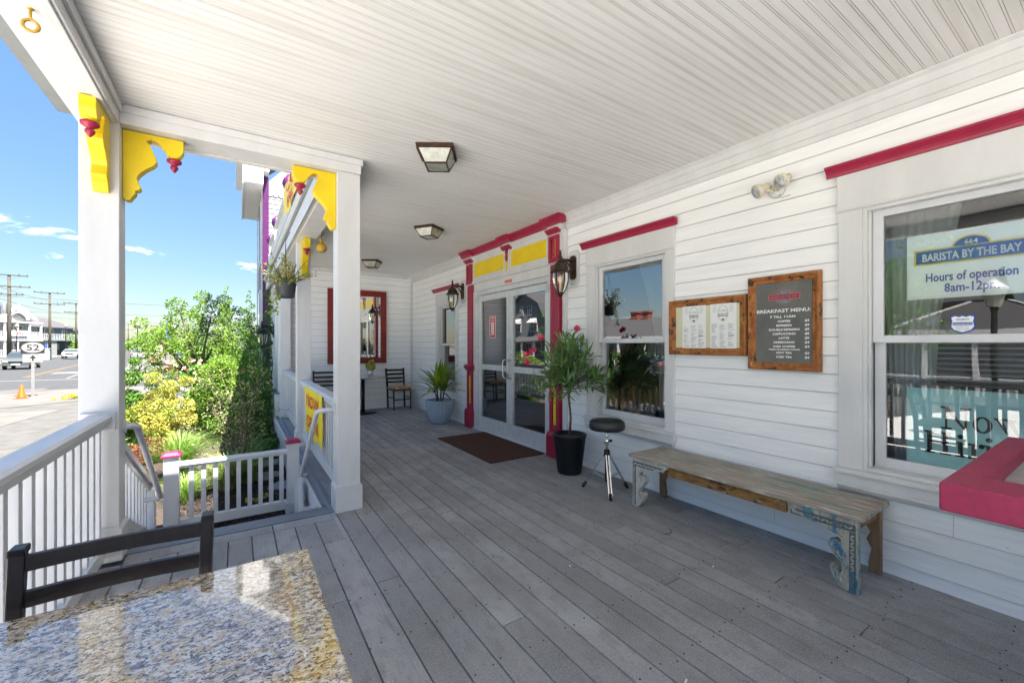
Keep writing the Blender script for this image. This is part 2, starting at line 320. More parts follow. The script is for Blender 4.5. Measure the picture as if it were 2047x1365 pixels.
def clump_pts(cs):
    tot = sum(r[3]**2 for r in cs)
    def P(rng):
        k = rng.uniform(0, tot)
        for x, y, z, r in cs:
            k -= r*r
            if k <= 0: break
        d = Vector((rng.gauss(0, 1), rng.gauss(0, 1), rng.gauss(0, 1))).normalized()*r*rng.uniform(.45, 1.0)**.6
        return (x+d.x, y+d.y, z+d.z*.8)
    return P

# ================================================================== THE SETTING
W = 3.34                                          # face of the long clapboard wall
g = MB(); G = -.9
def gz(x, y): return G
g.add([(-900, -200, G), (900, -200, G), (900, 1800, G), (-900, 1800, G)], [(0, 1, 2, 3)])
struct(g.build('ground', 'asphalt'))
RD = Vector((-.113, 1, 0))                        # the street's direction
def band(x, y, l0, l1, z, ts=(-80, 700)):         # strip along the street: offsets l0..l1 from a point on its centre line
    n = Vector((1, .113, 0)); c = Vector((x, y, z)); return [c+n*l0+RD*(ts[0]), c+n*l1+RD*(ts[0]), c+n*l1+RD*ts[1], c+n*l0+RD*ts[1]]
CX, CY = -12.1, 40.4
g = MB(); g.add(band(CX, CY, -6.3, 4.6, G+.004, (-9, 700)), [(0, 1, 2, 3)]); struct(g.build('road', 'road'))
g = MB(); g.add([(-8.2, 30.5, G+.002), (60, 30.5, G+.002), (60, 37.2, G+.002), (-9, 37.2, G+.002)], [(0, 1, 2, 3)]); struct(g.build('side_street', 'road'))
g = MB()
for o in (-.12, .06): g.add(band(CX, CY, o, o+.09, G+.008, (2, 400)), [(0, 1, 2, 3)])
struct(g.build('road_centre_line', 'lineyellow'))
g = MB()
g.add([(-16.5, 39.2, G+.008), (-8.2, 38.3, G+.008), (-8.2, 38.75, G+.008), (-16.5, 39.65, G+.008)], [(0, 1, 2, 3)])
g.add([(-9.7, 39.9, G+.008), (-9.55, 39.9, G+.008), (-10.9, 51, G+.008), (-11.05, 51, G+.008)], [(0, 1, 2, 3)])
g.add([(-12.2, 46.5, G+.008), (-10.7, 46.5, G+.008), (-10.9, 49, G+.008), (-12.4, 49, G+.008)], [(0, 1, 2, 3)])
struct(g.build('road_marking', 'linewhite'))
def slab(poly, z0, z1, name, m, bevel=0):
    b = MB(); b.prism(poly, 'xy', z0, z1); return struct(b.build(name, m, bevel=bevel))
n_ = Vector((1, .113, 0))
def bp(t, l): p = Vector((CX, CY, 0))+RD*t+n_*l; return (p.x, p.y)
slab([bp(-1, 4.75), bp(600, 4.75), bp(600, 9.5), bp(-1, 9.5)], G-.2, G+.12, 'sidewalk', 'concrete')
slab([bp(-1, 4.6), bp(600, 4.6), bp(600, 4.75), bp(-1, 4.75)], G-.2, G+.13, 'kerb', 'brick')
slab([bp(2, 7.0), bp(600, 7.0), bp(600, 8.4), bp(2, 8.4)], G, G+.126, 'brick_path', 'brick')
slab([bp(-8, -6.3), bp(600, -6.3), bp(600, -12), bp(-8, -12)], G-.2, G+.12, 'far_sidewalk', 'concrete')
slab([(-9.2, 20.9), (-2.6, 25.6), (-2.2, 29.6), (-6.5, 30.2), (-10.3, 27.5)], G-.2, G+.03, 'pavement', 'concrete')
slab([(-9.2, 12), (-6.1, 12), (-5.2, 20.9), (-9.2, 20.9)], G-.2, G+.012, 'driveway_apron', 'concrete')
slab([(-60, 26), (-9.3, 26.2), (-11.5, 30), (-60, 30)], G-.2, G+.006, 'crosswalk', 'concrete')
slab([(-15.5, -32), (-1.0, -32), (-1.0, 3.2), (-2.35, 4.2), (-2.35, 6.5), (-4.5, 6.0), (-15.5, 3.0)], G-.2, G+.016, 'front_path', mat('white_concrete', (.66, .655, .64), .9, (.56, .555, .54), 2, .2, 30))  # mostly unseen bright slab added to bounce sunlight onto porch ceiling and walls
# raised garden bed of dark mulch along the porch
mb = MB(); rng = random.Random(3); nx, ny = 40, 70
V = [(-2.3+3.1*i/nx, 3.9+9.6*j/ny, -.52+.035*rng.random()+.02*math.sin(i*.9+j*.5)) for j in range(ny+1) for i in range(nx+1)]
mb.add(V, [(j*(nx+1)+i, j*(nx+1)+i+1, (j+1)*(nx+1)+i+1, (j+1)*(nx+1)+i) for j in range(ny) for i in range(nx)], 0, True)
mb.box(-2.3, .8, 3.9, 13.5, G-.05, -.56)
o = struct(mb.build('garden_bed', 'mulch'))
mb = MB()                                          # shredded bark chips
for _ in range(5200):
    x, y = rng.uniform(-.6, .78), rng.uniform(5.2, 8.3); s_ = rng.uniform(.015, .045); mb.obox((x, y, -.485+rng.uniform(0, .02)), (s_, s_*.35, .006), Matrix.Rotation(rng.uniform(0, 6), 3, 'Z')@Matrix.Rotation(rng.uniform(-.6, .6), 3, 'X'))
tag(mb.build('bark_mulch', mat('bark_chip', (.03, .022, .017), .95, island=.8)), 'loose dark bark chips on the garden bed', 'mulch', kind='stuff')
mb = MB()
for (x, y, a_) in ((.30, 6.9, .2), (.52, 6.3, .9), (.05, 7.3, .1), (.42, 7.6, 1.5)):
    P_ = [(x+.24*math.cos(t+a_)*rng.uniform(.8, 1.2), y+.2*math.sin(t+a_)*rng.uniform(.8, 1.2)) for t in np.linspace(0, 5.5, 7)]
    mb.prism(P_, 'xy', -.5, -.455)
struct(mb.build('stone_path', 'slate', bevel=.006))

# ------------------------------------------------------------------ porch deck: real boards with gaps
mb = MB(); rng = random.Random(11); bw, gap = .14, .006
def boards(x0, x1, ya, yb):
    x = x1
    while x > x0+.02:
        xa = max(x-bw+gap, x0); y = ya-rng.uniform(0, 3.0)
        while y < yb:
            ln = rng.choice((3.66, 3.66, 4.88, 2.44)); a, b = max(y, ya), min(y+ln-.004, yb)
            if b-a > .05:
                dz = rng.uniform(-.0012, .0012); mb.box(xa, x, a, b, -.03, dz)
            y += ln
        x -= bw
boards(-.80, .64, -4, 3.58); boards(.64, 3.335, -4, 9.24)
for i in range(3): mb.box(-.62+.42*i+.003, -.62+.42*(i+1)-.003, 3.586, 3.72, -.03, .0008)
mb.box(.66, .0+.64+.03, 3.586, 3.72, -.03, -.001)
deck = struct(mb.build('porch_deck', 'deck', bevel=.0025))
mb = MB(); mb.box(-.85, 3.4, -4, 3.9, -.95, -.036); mb.box(.66, 3.4, 3.9, 9.3, -.95, -.036)
struct(mb.build('deck_base', 'rim'))
mb = MB()                                          # grey flashing ledge, white skirt and kick strip along the deck's outer edge
mb.box(.615, .668, 3.95, 12.6, -.05, -.008, 0); mb.box(.668, .70, 3.95, 9.2, -.05, .004, 0)
mb.box(-.9, .66, 3.725, 3.80, -.05, .006, 0); mb.box(-.62, .64, 3.80, 3.93, -.06, -.012, 0)
mb.box(.585, .612, 3.95, 12.6, -.16, -.02, 1); mb.box(.60, .612, 3.95, 12.6, -.5, -.165, 1)
struct(mb.build('deck_edge', ['rim', 'white']))
mb = MB(); rng = random.Random(5)                  # screw heads
for k in range(24):
    xc = 3.335-bw*k-bw/2-gap/2+.003
    for y in np.arange(.35, 9.2, .405):
        if xc < .64 and y > 3.5: continue
        for s_ in (-1, 1):
            if rng.random() < .93: mb.lathe([(.0042, -.003), (.0042, .0022)], (xc+s_*.042+rng.uniform(-.006, .006), y+rng.uniform(-.02, .02), 0), 6, flat=True)
mb2 = mb; tag(mb2.build('deck_screws', 'print'), 'dark screw heads sunk in the deck boards', 'screws', kind='stuff')
mb = MB()
for (x, y, l_, a_) in ((1.55, 1.05, .035, .4), (1.75, 2.0, .02, 1.2), (2.5, 1.5, .02, 0.3)): mb.obox((x, y, .003), (l_, .006, .003), a_)
tag(mb.build('paper_scrap', 'paper'), 'tiny white litter scraps lying on the grey deck', 'litter', kind='stuff')
mb = MB(); mb.tube([(2.62, 1.95, .006), (2.66, 1.93, .008), (2.71, 1.95, .006), (2.72, 1.985, .012)], .003, 5)
tag(mb.build('twig', 'bark'), 'small dark curled twig on the deck before the bench', 'twig')

# ------------------------------------------------------------------ the cafe building
B = root('cafe_building', 'white clapboard cafe building with long roofed porch and magenta trimmed windows and door', 'building', (W, 0, 0))
Z0 = .077
def siding(plane, a0, a1, z1, holes, name, m, parent, sign=-1, pos=W, zlo=-.02, ex=.125):
    b = MB(); z = Z0-ex
    while z < z1:
        lo, hi = max(z, zlo), min(z+ex, z1)
        if hi > lo+.004:
            cuts = sorted([(max(h[0], a0), min(h[1], a1)) for h in holes if h[2] < hi-.01 and h[3] > lo+.01]); segs = []; p = a0
            for c0, c1 in cuts:
                if c0 > p: segs.append((p, c0))
                p = max(p, c1)
            if p < a1: segs.append((p, a1))
            fo, fi = .013, .001+.012*(1-(hi-z)/ex)
            for p0, p1 in segs:
                o1, o2 = pos+sign*fo, pos+sign*(fi+.001)
                if plane == 'x': Q = [(o1, p0, lo), (o1, p1, lo), (o2, p1, hi), (o2, p0, hi), (pos, p0, lo), (pos, p1, lo)]
                else: Q = [(p0, o1, lo), (p1, o1, lo), (p1, o2, hi), (p0, o2, hi), (p0, pos, lo), (p1, pos, lo)]
                b.add(Q, [(0, 1, 2, 3), (0, 4, 5, 1)])
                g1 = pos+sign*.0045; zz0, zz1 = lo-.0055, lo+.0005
                if lo > zlo+.01: b.add([(g1, p0, zz0), (g1, p1, zz0), (g1, p1, zz1), (g1, p0, zz1)] if plane == 'x' else [(p0, g1, zz0), (p1, g1, zz0), (p1, g1, zz1), (p0, g1, zz1)], [(0, 1, 2, 3)], 1)  # dark strip painted in as the shadow line under each course
                if p1-p0 > 1.5 and parent.name == 'cafe_building':
                    jr = random.Random(int(z*1000)+int(p0*10)); y = p0+jr.uniform(.5, p1-p0-.3); q = (o1+o2)/2+sign*.0012*0
                    def fx(zz): return o1+(o2-o1)*(zz-lo)/(hi-lo)+sign*.0006
                    A = [(y, lo+.001), (y+.0022, lo+.001), (y+.0022, hi-.001), (y, hi-.001)]
                    b.add([(fx(c), a, c) if plane == 'x' else (a, fx(c), c) for a, c in A], [(0, 1, 2, 3)], 1)
                    for _ in range(int((p1-p0)/1.1)):
                        a = jr.uniform(p0+.05, p1-.05); c = lo+.018; A = [(a, c), (a+.005, c), (a+.005, c+.005), (a, c+.005)]
                        if jr.random() < .5: b.add([(fx(r_), k_, r_) if plane == 'x' else (k_, fx(r_), r_) for k_, r_ in A], [(0, 1, 2, 3)], 1)
        z += ex
    T = .12*(-sign)                                # sheathing behind, cut the same way
    ys = sorted(set([a0, a1]+[v for h in holes for v in h[:2] if a0 < v < a1]))
    for p0, p1 in zip(ys, ys[1:]):
        c = (p0+p1)/2; hs = sorted([(h[2], h[3]) for h in holes if h[0] < c < h[1]]); q = zlo
        for h0, h1 in hs+[(z1, z1)]:
            if h0 > q+.001:
                if plane == 'x': b.box(min(pos, pos+T), max(pos, pos+T), p0, p1, q, h0)
                else: b.box(p0, p1, min(pos, pos+T), max(pos, pos+T), q, h0)
            q = h1
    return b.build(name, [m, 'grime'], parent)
big = (-.80, .99, .60, 2.26); small = (2.44, 3.39, .60, 2.27); farw = (6.92, 7.72, .62, 2.16); door = (4.16, 6.16, 0, 2.27)
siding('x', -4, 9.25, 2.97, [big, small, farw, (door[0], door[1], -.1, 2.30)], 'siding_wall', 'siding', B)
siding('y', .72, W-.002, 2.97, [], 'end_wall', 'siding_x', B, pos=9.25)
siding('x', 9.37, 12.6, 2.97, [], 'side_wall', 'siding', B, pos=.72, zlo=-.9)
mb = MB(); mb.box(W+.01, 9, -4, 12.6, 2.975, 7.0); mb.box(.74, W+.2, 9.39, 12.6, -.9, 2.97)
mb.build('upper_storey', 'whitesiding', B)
# beadboard ceiling with real grooves
def bead(x0, x1, ya, yb, b):
    p = .054; y = ya; P = []
    z = 2.96
    while y < yb:
        P += [(y, z, 0), (y+p-.0125, z, 0), (y+p-.0114, z+.0018, 1), (y+p-.0103, z+.0, 0), (y+p-.0024, z+.0, 0), (y+p-.0012, z+.0018, 1)]; y += p
    P = [q for q in P if q[0] <= yb]+[(yb, z, 0)]
    V = [(x0, q[0], q[1]) for q in P]+[(x1, q[0], q[1]) for q in P]; n = len(P)
    for i in range(n-1):
        b.add([V[i], V[i+1], V[n+i+1], V[n+i]], [(0, 1, 2, 3)], 1 if abs(P[i][1]-P[i+1][1]) > .0012 else 0)
mb = MB(); bead(-.66, W-.02, -4, 3.66, mb); bead(.86, W-.02, 3.66, 9.25, mb); mb.build('beadboard_ceiling', ['ceiling', 'groove'], B)
mb = MB(); mb.box(-1.02, W+.05, -4.1, 4.05, 2.975, 3.2); mb.box(.58, W+.05, 4.05, 12.6, 2.975, 3.2); mb.build('porch_roof', 'whitesiding', B)
mb = MB()                                          # beams
mb.box(-.86, -.645, -4, 3.66, 2.838, 2.97); mb.box(-.645, -.625, -4, 3.66, 2.90, 2.955); mb.box(-.875, -.86, -4, 3.95, 2.85, 3.02)
mb.box(-.70, -.66, -4, 3.66, 2.826, 2.838)
mb.box(-.86, .872, 3.66, 3.95, 2.838, 2.97); mb.box(-.625, .885, 3.64, 3.66, 2.905, 2.955); mb.box(-.60, .66, 3.90, 3.95, 2.829, 2.838)
mb.box(.66, .872, 3.95, 9.25, 2.80, 2.97); mb.box(.872, .888, 3.66, 9.25, 2.905, 2.955)
mb.build('beam', 'white', B, bevel=.003)
mb = MB()
mb.box(.60, .66, 3.96, 12.6, 2.82, 3.02); mb.prism([(.60, 3.02), (.55, 3.05), (.55, 3.09), (.66, 3.09), (.66, 3.02)], 'xz', 3.96, 12.6)
mb.box(.60, .612, 3.96, 12.6, 2.80, 2.82)
mb.box(-.93, -.875, -4, 4.0, 2.97, 3.2)
mb.build('fascia', 'white', B, bevel=.003)
mb = MB()                                          # parapet of white panels, piers and ledges over the porch
mb.box(.66, .72, 4.0, 12.5, 3.09, 3.70)
for y0 in (3.98, 5.35, 7.35, 9.85, 11.6): mb.box(.62, .76, y0-.09, y0+.09, 3.09, 3.76)
for y0, y1 in ((5.5, 7.2), (7.55, 9.65), (10.1, 11.4)): mb.box(.60, .74, y0, y1, 3.71, 3.745)
for y in np.arange(4.2, 12.4, .21): mb.box(.648, .66, y, y+.02, 3.1, 3.70)
mb.build('parapet', 'white', B, bevel=.003)
for y0 in (5.35, 7.35, 9.85, 11.6):
    mb = MB(); mb.lathe([(.03, 3.76), (.04, 3.78), (.075, 3.83), (.092, 3.89), (.08, 3.95), (.045, 4.0), (.010, 4.05)], (.66, y0, 0), 14); mb.build('ball_finial', 'purple', B)
# crown along the wall and the end wall
mb = MB()
mb.prism([(W, 2.79), (W-.022, 2.79), (W-.022, 2.825), (W-.034, 2.83), (W-.034, 2.895), (W-.045, 2.90), (W-.06, 2.925), (W-.063, 2.935), (W-.085, 2.95), (W-.085, 2.9595), (W, 2.9595)], 'xz', -4, 3.86)
mb.prism([(W, 2.79), (W-.022, 2.79), (W-.022, 2.825), (W-.034, 2.83), (W-.034, 2.895), (W-.045, 2.90), (W-.06, 2.925), (W-.063, 2.935), (W-.085, 2.95), (W-.085, 2.9595), (W, 2.9595)], 'xz', 6.46, 9.235)
mb.box(.88, W-.09, 9.222, 9.236, 2.87, 2.958)
mb.box(3.29, W-.014, 9.21, 9.236, .0, 2.79)
mb.build('crown_moulding', 'white', B, bevel=.002)
# posts
for nm, x0, x1, y0, y1, zt, z0 in (('A', -.835, -.645, 3.665, 3.84, 2.838, -.001), ('B', .688, .872, 3.69, 3.865, 2.838, 0), ('C', .672, .845, 6.37, 6.54, 2.80, 0), ('D', .672, .845, 9.05, 9.22, 2.80, 0)):
    mb = MB(); mb.box(x0, x1, y0, y1, z0, zt); mb.build('post', 'white', B, bevel=.004)
    p_ = B.children[-1]
    mb = MB(); mb.box(x0-.016, x1+.016, y0-.016, y1+.016, .0015, .20)
    mb.prism([(x0-.016, .20), (x1+.016, .20), (x1+.001, .222), (x0-.001, .222)], 'xz', y0-.0155, y1+.0155)
    mb.build('post_base', 'white', p_, bevel=.003)
mb = MB(); mb.box(.66, .72, 9.45, 9.68, -.2, 2.8); mb.box(.66, .72, 10.2, 10.34, -.2, 2.8); mb.box(.60, .74, 9.4, 10.4, -.3, .42); mb.box(.585, .75, 9.36, 10.44, .42, .45, 1); mb.build('pilaster', ['white', 'rim'], B, bevel=.003)
# scroll brackets with turned pendants
BP = [(0, 0), (1, 0), (1, .15), (.975, .20), (.925, .25), (.73, .255), (.66, .17), (.56, .09), (.45, .07), (.37, .11), (.425, .14), (.47, .22), (.535, .33), (.54, .39), (.49, .445), (.365, .52), (.26, .60), (.215, .67), (.24, .72), (.285, .80), (.25, .835), (.20, .845), (.20, .885), (.11, .99), (.04, 1.0), (0, .965)]
def bracket(x, y, zt, direction, th=.075, w_=.32, h_=.47):
    d = {'+x': (1, 0), '-x': (-1, 0), '-y': (0, -1)}[direction]; b = MB()
    if d[0]: b.prism([(x+d[0]*u*w_, zt-v*h_) for u, v in BP], 'xz', y-th/2, y+th/2)
    else: b.prism([(y-u*w_, zt-v*h_) for u, v in BP], 'yz', x-th/2, x+th/2)
    o = b.build('bracket', 'yellow', B, bevel=.003)
    px, py = x+d[0]*w_*.83, y+d[1]*w_*.83; z = zt-.25*h_
    b = MB(); b.lathe([(.034, z+.004), (.036, z-.004), (.028, z-.012)], (px, py, 0), 16)
    b.build('pendant_collar', 'yellow', o)
    b = MB(); b.lathe([(.024, z-.012), (.044, z-.02), (.042, z-.034), (.022, z-.048), (.014, z-.054), (.022, z-.062), (.024, z-.074), (.014, z-.09), (.004, z-.104)], (px, py, 0), 18); b.build('pendant', 'magenta', o)
bracket(-.643, 3.78, 2.832, '+x'); bracket(.686, 3.78, 2.832, '-x')
bracket(-.725, 3.663, 2.832, '-y'); bracket(.76, 6.368, 2.795, '-y')

# ------------------------------------------------------------------ windows
def window(h, outer, cap, lab):
    y0, y1, z0, z1 = h; oy0, oy1, oz0, oz1 = outer; b = MB(); F = W-.036
    b.box(F, W+.03, oy0, y0, z0, z1); b.box(F, W+.03, y1, oy1, z0, z1)
    b.box(F-.004, W+.03, oy0-.006, oy1+.006, z1, oz1); b.box(F-.012, F-.004, oy0-.01, oy1+.01, z1+.005, z1+.02)
    b.box(W-.03, W+.12, y0, y0+.022, z0, z1); b.box(W-.03, W+.12, y1-.022, y1, z0, z1); b.box(W-.03, W+.12, y0+.022, y1-.022, z1-.022, z1); b.box(W-.03, W+.12, y0+.022, y1-.022, z0, z0+.022)
    b.box(W-.014, W+.02, y0+.022, y0+.034, z0+.022, z1-.022); b.box(W-.014, W+.02, y1-.034, y1-.022, z0+.022, z1-.022)
    wd = b.build('window', 'white', B, bevel=.003)
    b = MB(); b.box(F-.025, W+.03, oy0-.01, oy1+.01, oz0+.045, z0); b.prism([(F-.005, oz0), (W+.01, oz0), (W+.01, oz0+.045), (F-.03, oz0+.045), (F-.03, oz0+.03)], 'xz', oy0+.0, oy1); b.box(F-.045, F+.01, oy0-.015, oy1+.015, z0-.028, z0-.004); b.build('sill', 'white', wd, bevel=.003)
    c0, c1, cz = cap; b = MB()
    b.prism([(F, cz), (F-.012, cz), (F-.018, cz+.018), (F-.024, cz+.022), (F-.024, cz+.03), (F-.042, cz+.052), (F-.052, cz+.056), (F-.052, cz+.068), (F, cz+.068)], 'xz', c0, c1); b.build('head_cap', 'magenta', wd, bevel=.0015)
    mz = (z0+z1)/2; ya, yb = y0+.034, y1-.034
    for (xa, za, zb) in ((W+.022, mz-.02, z1-.022), (W+.062, z0+.022, mz+.02)):
        s_ = .052; b = MB(); b.box(xa, xa+.035, ya, ya+s_, za, zb); b.box(xa, xa+.035, yb-s_, yb, za, zb)
        b.box(xa, xa+.035, ya+s_, yb-s_, zb-.042, zb); b.box(xa, xa+.035, ya+s_, yb-s_, za, za+(.045 if xa < W+.04 else .065)); b.build('sash', 'vinyl', wd, bevel=.002)
        b = MB(); b.add([(xa+.018, ya+s_-.004, za+.04), (xa+.018, yb-s_+.004, za+.04), (xa+.018, yb-s_+.004, zb-.04), (xa+.018, ya+s_-.004, zb-.04)], [(0, 3, 2, 1)]); b.build('pane', 'glasswide' if h is big else 'glass', wd)
    if lab: tag(wd, lab)
    return wd
window(big, (-.96, 1.118, .46, 2.50), (-1.03, 1.18, 2.50), 'wide double hung window with taped signs at the right')
window(small, (2.362, 3.494, .47, 2.475), (2.32, 3.56, 2.475), 'middle double hung window beside the potted oleander')
window(farw, (6.83, 7.81, .52, 2.38), (6.76, 7.92, 2.42), 'narrow window behind the potted palm')

# ------------------------------------------------------------------ entrance: aluminium double door in a painted surround
b = MB(); b.box(W-.03, W+.12, door[0], door[0]+.06, 0.0, 2.27); b.box(W-.03, W+.12, door[1]-.06, door[1], 0, 2.27); b.box(W-.03, W+.12, door[0]+.06, door[1]-.06, 2.20, 2.27)
b.box(W-.07, W+.14, door[0]-.02, door[1]+.02, .001, .025)
fr = b.build('door_frame', 'alu', B, bevel=.003)
for y in (door[0]+.045, door[1]-.045): b = MB(); b.box(W-.045, W-.03, y-.03, y+.03, 2.06, 2.17); b.build('hinge', 'silver', fr, bevel=.003)
ya, yb = door[0]+.066, door[1]-.066; ym = (ya+yb)/2
for k, (p0, p1) in enumerate(((ya, ym-.003), (ym+.003, yb))):
    b = MB(); x0, x1 = W+.002, W+.044; s_ = .082
    b.box(x0, x1, p0, p0+s_, .03, 2.194); b.box(x0, x1, p1-s_, p1, .03, 2.194)
    for z0, z1 in ((.03, .22), (2.10, 2.194), (.99, 1.075)): b.box(x0+(.003 if z0 == .99 else 0), x1, p0+s_, p1-s_, z0, z1)
    b.box(x0-.002, x0, p0+.02, p1-.02, .04, .055)
    lf = b.build('door', 'alu', B, bevel=.003)
    tag(lf, 'right hand glass door leaf reflecting houses' if k == 0 else 'left hand glass door leaf with a red hours sheet')
    for z0, z1 in ((.215, .995), (1.07, 2.105)):
        b = MB(); b.add([(x0+.02, p0+s_-.004, z0), (x0+.02, p1-s_+.004, z0), (x0+.02, p1-s_+.004, z1), (x0+.02, p0+s_-.004, z1)], [(0, 3, 2, 1)]); b.build('pane', 'doorglass', lf)
    yh = p1-s_/2 if k == 0 else p0+s_/2; dy = -.0 if k == 0 else 0
    b = MB(); b.tube([(x0, yh, .90), (x0-.06, yh, .90), (x0-.075, yh+(-.015 if k == 0 else .015), .92), (x0-.078, yh+(-.03 if k == 0 else .03), 1.03), (x0-.075, yh+(-.015 if k == 0 else .015), 1.15), (x0-.06, yh, 1.17), (x0, yh, 1.17)], .012, 10); b.build('handle', 'silver', lf)
    if k == 0:
        b = MB(); b.lathe([(.018, -.004), (.018, .004)], (x0-.002, p1-s_/2, 1.25), 14, axis=Matrix.Rotation(R(90), 3, 'Y')); b.box(x0-.004, x0, p1-.06, p1-.02, 1.32, 1.46); b.build('lock', 'silver', lf)
    else:
        b = MB(); b.box(x0-.004, x0+.001, p0+.02, p0+.05, 1.30, 1.48); b.build('lock', 'silver', lf)
# entablature: white boards, yellow panels, magenta cornice
S = W-.06
b = MB(); b.box(S+.02, W+.02, 4.13, 6.19, 2.275, 2.40); b.box(S-.012, W+.0, 3.90, 6.42, 2.40, 2.425); b.box(S-.02, W, 3.90, 6.42, 2.425, 2.44); b.box(S, W, 3.88, 6.44, 2.44, 2.90)
b.box(S-.012, S, 3.9, 6.42, 2.80, 2.83); b.box(W-.04, W+.0, 3.84, 3.91, 0.0, 2.79)
b.box(W-.045, W, 4.12, 4.165, 0, 2.27); b.box(W-.045, W, 6.155, 6.2, 0, 2.27); b.box(S-.03, S, 4.99, 5.21, 2.80, 2.87); b.box(S-.03, S, 3.89, 4.15, 2.80, 2.87); b.box(S-.03, S, 6.17, 6.43, 2.80, 2.87)
for y0, y1 in ((4.20, 5.0), (5.20, 6.12)):
    for q in ((y0-.03, y1+.03, 2.485, 2.505), (y0-.03, y1+.03, 2.735, 2.755), (y0-.03, y0-.012, 2.505, 2.735), (y1+.012, y1+.03, 2.505, 2.735)): b.box(S-.010, S, *q)
en = b.build('door_surround', 'white', B, bevel=.0025)
b = MB()
for y0, y1 in ((4.19, 5.01), (5.19, 6.13)): b.box(S-.006, S-.0005, y0, y1, 2.505, 2.735)
b.build('yellow_panel', 'yellow', en)
def corn(b, y0, y1, dx):
    b.prism([(S, 2.862), (S-.015-dx, 2.862), (S-.022-dx, 2.875), (S-.028-dx, 2.89), (S-.055-dx, 2.925), (S-.075-dx, 2.935), (S-.078-dx, 2.9575), (S, 2.9575)], 'xz', y0, y1)
b = MB(); corn(b, 3.84, 6.48, 0)
for y0, y1 in ((3.82, 4.20), (4.96, 5.26), (6.13, 6.50)): corn(b, y0, y1, .045)
b.build('cornice', 'magenta', en, bevel=.0015)
def pilaster(y0, y1):
    b = MB(); w2 = y1-y0
    b.box(S-.05, W, y0-.02, y1+.02, .0015, .27); b.prism([(W, .27), (S-.05, .27), (S-.035, .30), (S-.02, .31), (W, .31)], 'xz', y0-.02, y1+.02)
    b.box(S-.015, W, y0, y0+.055, .31, .96); b.box(S-.015, W, y1-.055, y1, .31, .96); b.box(S-.015, W, y0+.055, y1-.055, .31, .37); b.box(S-.015, W, y0+.055, y1-.055, .90, .96); b.box(S, W, y0+.055, y1-.055, .37, .90)
    b.prism([(W, .96), (S-.02, .96), (S-.03, .975), (S-.055, 1.0), (S-.065, 1.03), (S-.05, 1.045), (S-.02, 1.06), (W, 1.06)], 'xz', y0-.03, y1+.03)
    b.box(S, W, y0+.01, y1-.01, 1.06, 2.385)
    for k in range(3): c = y0+.01+(w2-.02)*(k+.5)/3; b.prism([(c-.026, S), (c-.018, S-.014), (c+.018, S-.014), (c+.026, S)], 'xy', 0, 1) if False else b.prism([(S, c-.028), (S-.014, c-.018), (S-.014, c+.018), (S, c+.028)], 'xy', 1.08, 2.37)
    b.box(S-.03, S, y0+.0, y0+.05, 2.41, 2.74); b.box(S-.03, S, y1-.05, y1, 2.41, 2.74); b.box(S-.03, S, y0+.05, y1-.05, 2.41, 2.47); b.box(S-.03, S, y0+.05, y1-.05, 2.70, 2.74)
    b.prism([(S, 2.765), (S-.035, 2.765), (S-.05, 2.785), (S-.075, 2.80), (S-.075, 2.82), (S, 2.82)], 'xz', y0-.02, y1+.02)
    o = b.build('column', 'magenta', en, bevel=.002)
    c = (y0+y1)/2
    b = MB(); b.box(S-.006, S-.001, c-.022, c+.022, .40, .87); b.build('yellow_strip', 'yellow', en); b = MB(); b.box(S-.012, S-.001, c-.03, c+.03, 2.48, 2.69); b.build('yellow_strip', 'yellow', en)
    b = MB(); b.lathe([(.01, 2.48), (.016, 2.5), (.016, 2.67), (.01, 2.69)], (S-.02, c, 0), 10); b.build('turned_spindle', 'magenta', en)
pilaster(3.935, 4.125); pilaster(6.195, 6.385)
b = MB(); b.prism([(S, 2.765), (S-.035, 2.765), (S-.05, 2.785), (S-.075, 2.80), (S-.075, 2.82), (S, 2.82)], 'xz', 5.0, 5.2); b.build('small_capital', 'magenta', en)
b = MB(); b.box(S-.03, S, 5.025, 5.055, 2.46, 2.765); b.box(S-.03, S, 5.145, 5.175, 2.46, 2.765); b.build('middle_block', 'white', en)
b = MB(); b.box(S-.008, S-.001, 5.06, 5.14, 2.48, 2.75); b.build('yellow_strip', 'yellow', en)
b = MB(); b.lathe([(.008, 2.60), (.014, 2.61), (.02, 2.66), (.012, 2.70), (.022, 2.73), (.024, 2.76)], (S-.03, 5.1, 0), 12); b.build('turned_spindle', 'magenta', en)

# ------------------------------------------------------------------ dim rooms behind the glass
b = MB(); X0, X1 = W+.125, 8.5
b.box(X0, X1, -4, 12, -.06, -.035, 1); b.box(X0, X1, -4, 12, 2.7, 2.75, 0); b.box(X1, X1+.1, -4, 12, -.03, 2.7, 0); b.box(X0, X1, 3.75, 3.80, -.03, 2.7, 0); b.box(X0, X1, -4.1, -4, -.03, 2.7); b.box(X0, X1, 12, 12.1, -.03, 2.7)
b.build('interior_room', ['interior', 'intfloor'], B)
b = MB()                                           # horizontal blind behind the wide window
for z in np.arange(.80, 1.42, .032): b.obox((W+.30, .1, z), (.022, 1.7, .002), Matrix.Rotation(.5, 3, 'Y'))
b.build('window_blind', 'blind', B)
def drape(y0, y1, z0, z1, x, amp, lean, name='curtain', m='curtain'):
    b = MB(); n, k = 40, 14; V = []
    for j in range(k+1):
        t = j/k; z = z1+(z0-z1)*t; pinch = 1-.45*math.sin(min(t, .8)/.8*math.pi/2)
        for i in range(n+1):
            u = i/n; V.append((x+amp*math.sin(u*26+t*.6)*(.6+.4*t), y0+(y1-y0)*(u*pinch+lean*t), z))
    b.add(V, [(j*(n+1)+i, j*(n+1)+i+1, (j+1)*(n+1)+i+1, (j+1)*(n+1)+i) for j in range(k) for i in range(n)], 0, True); return b
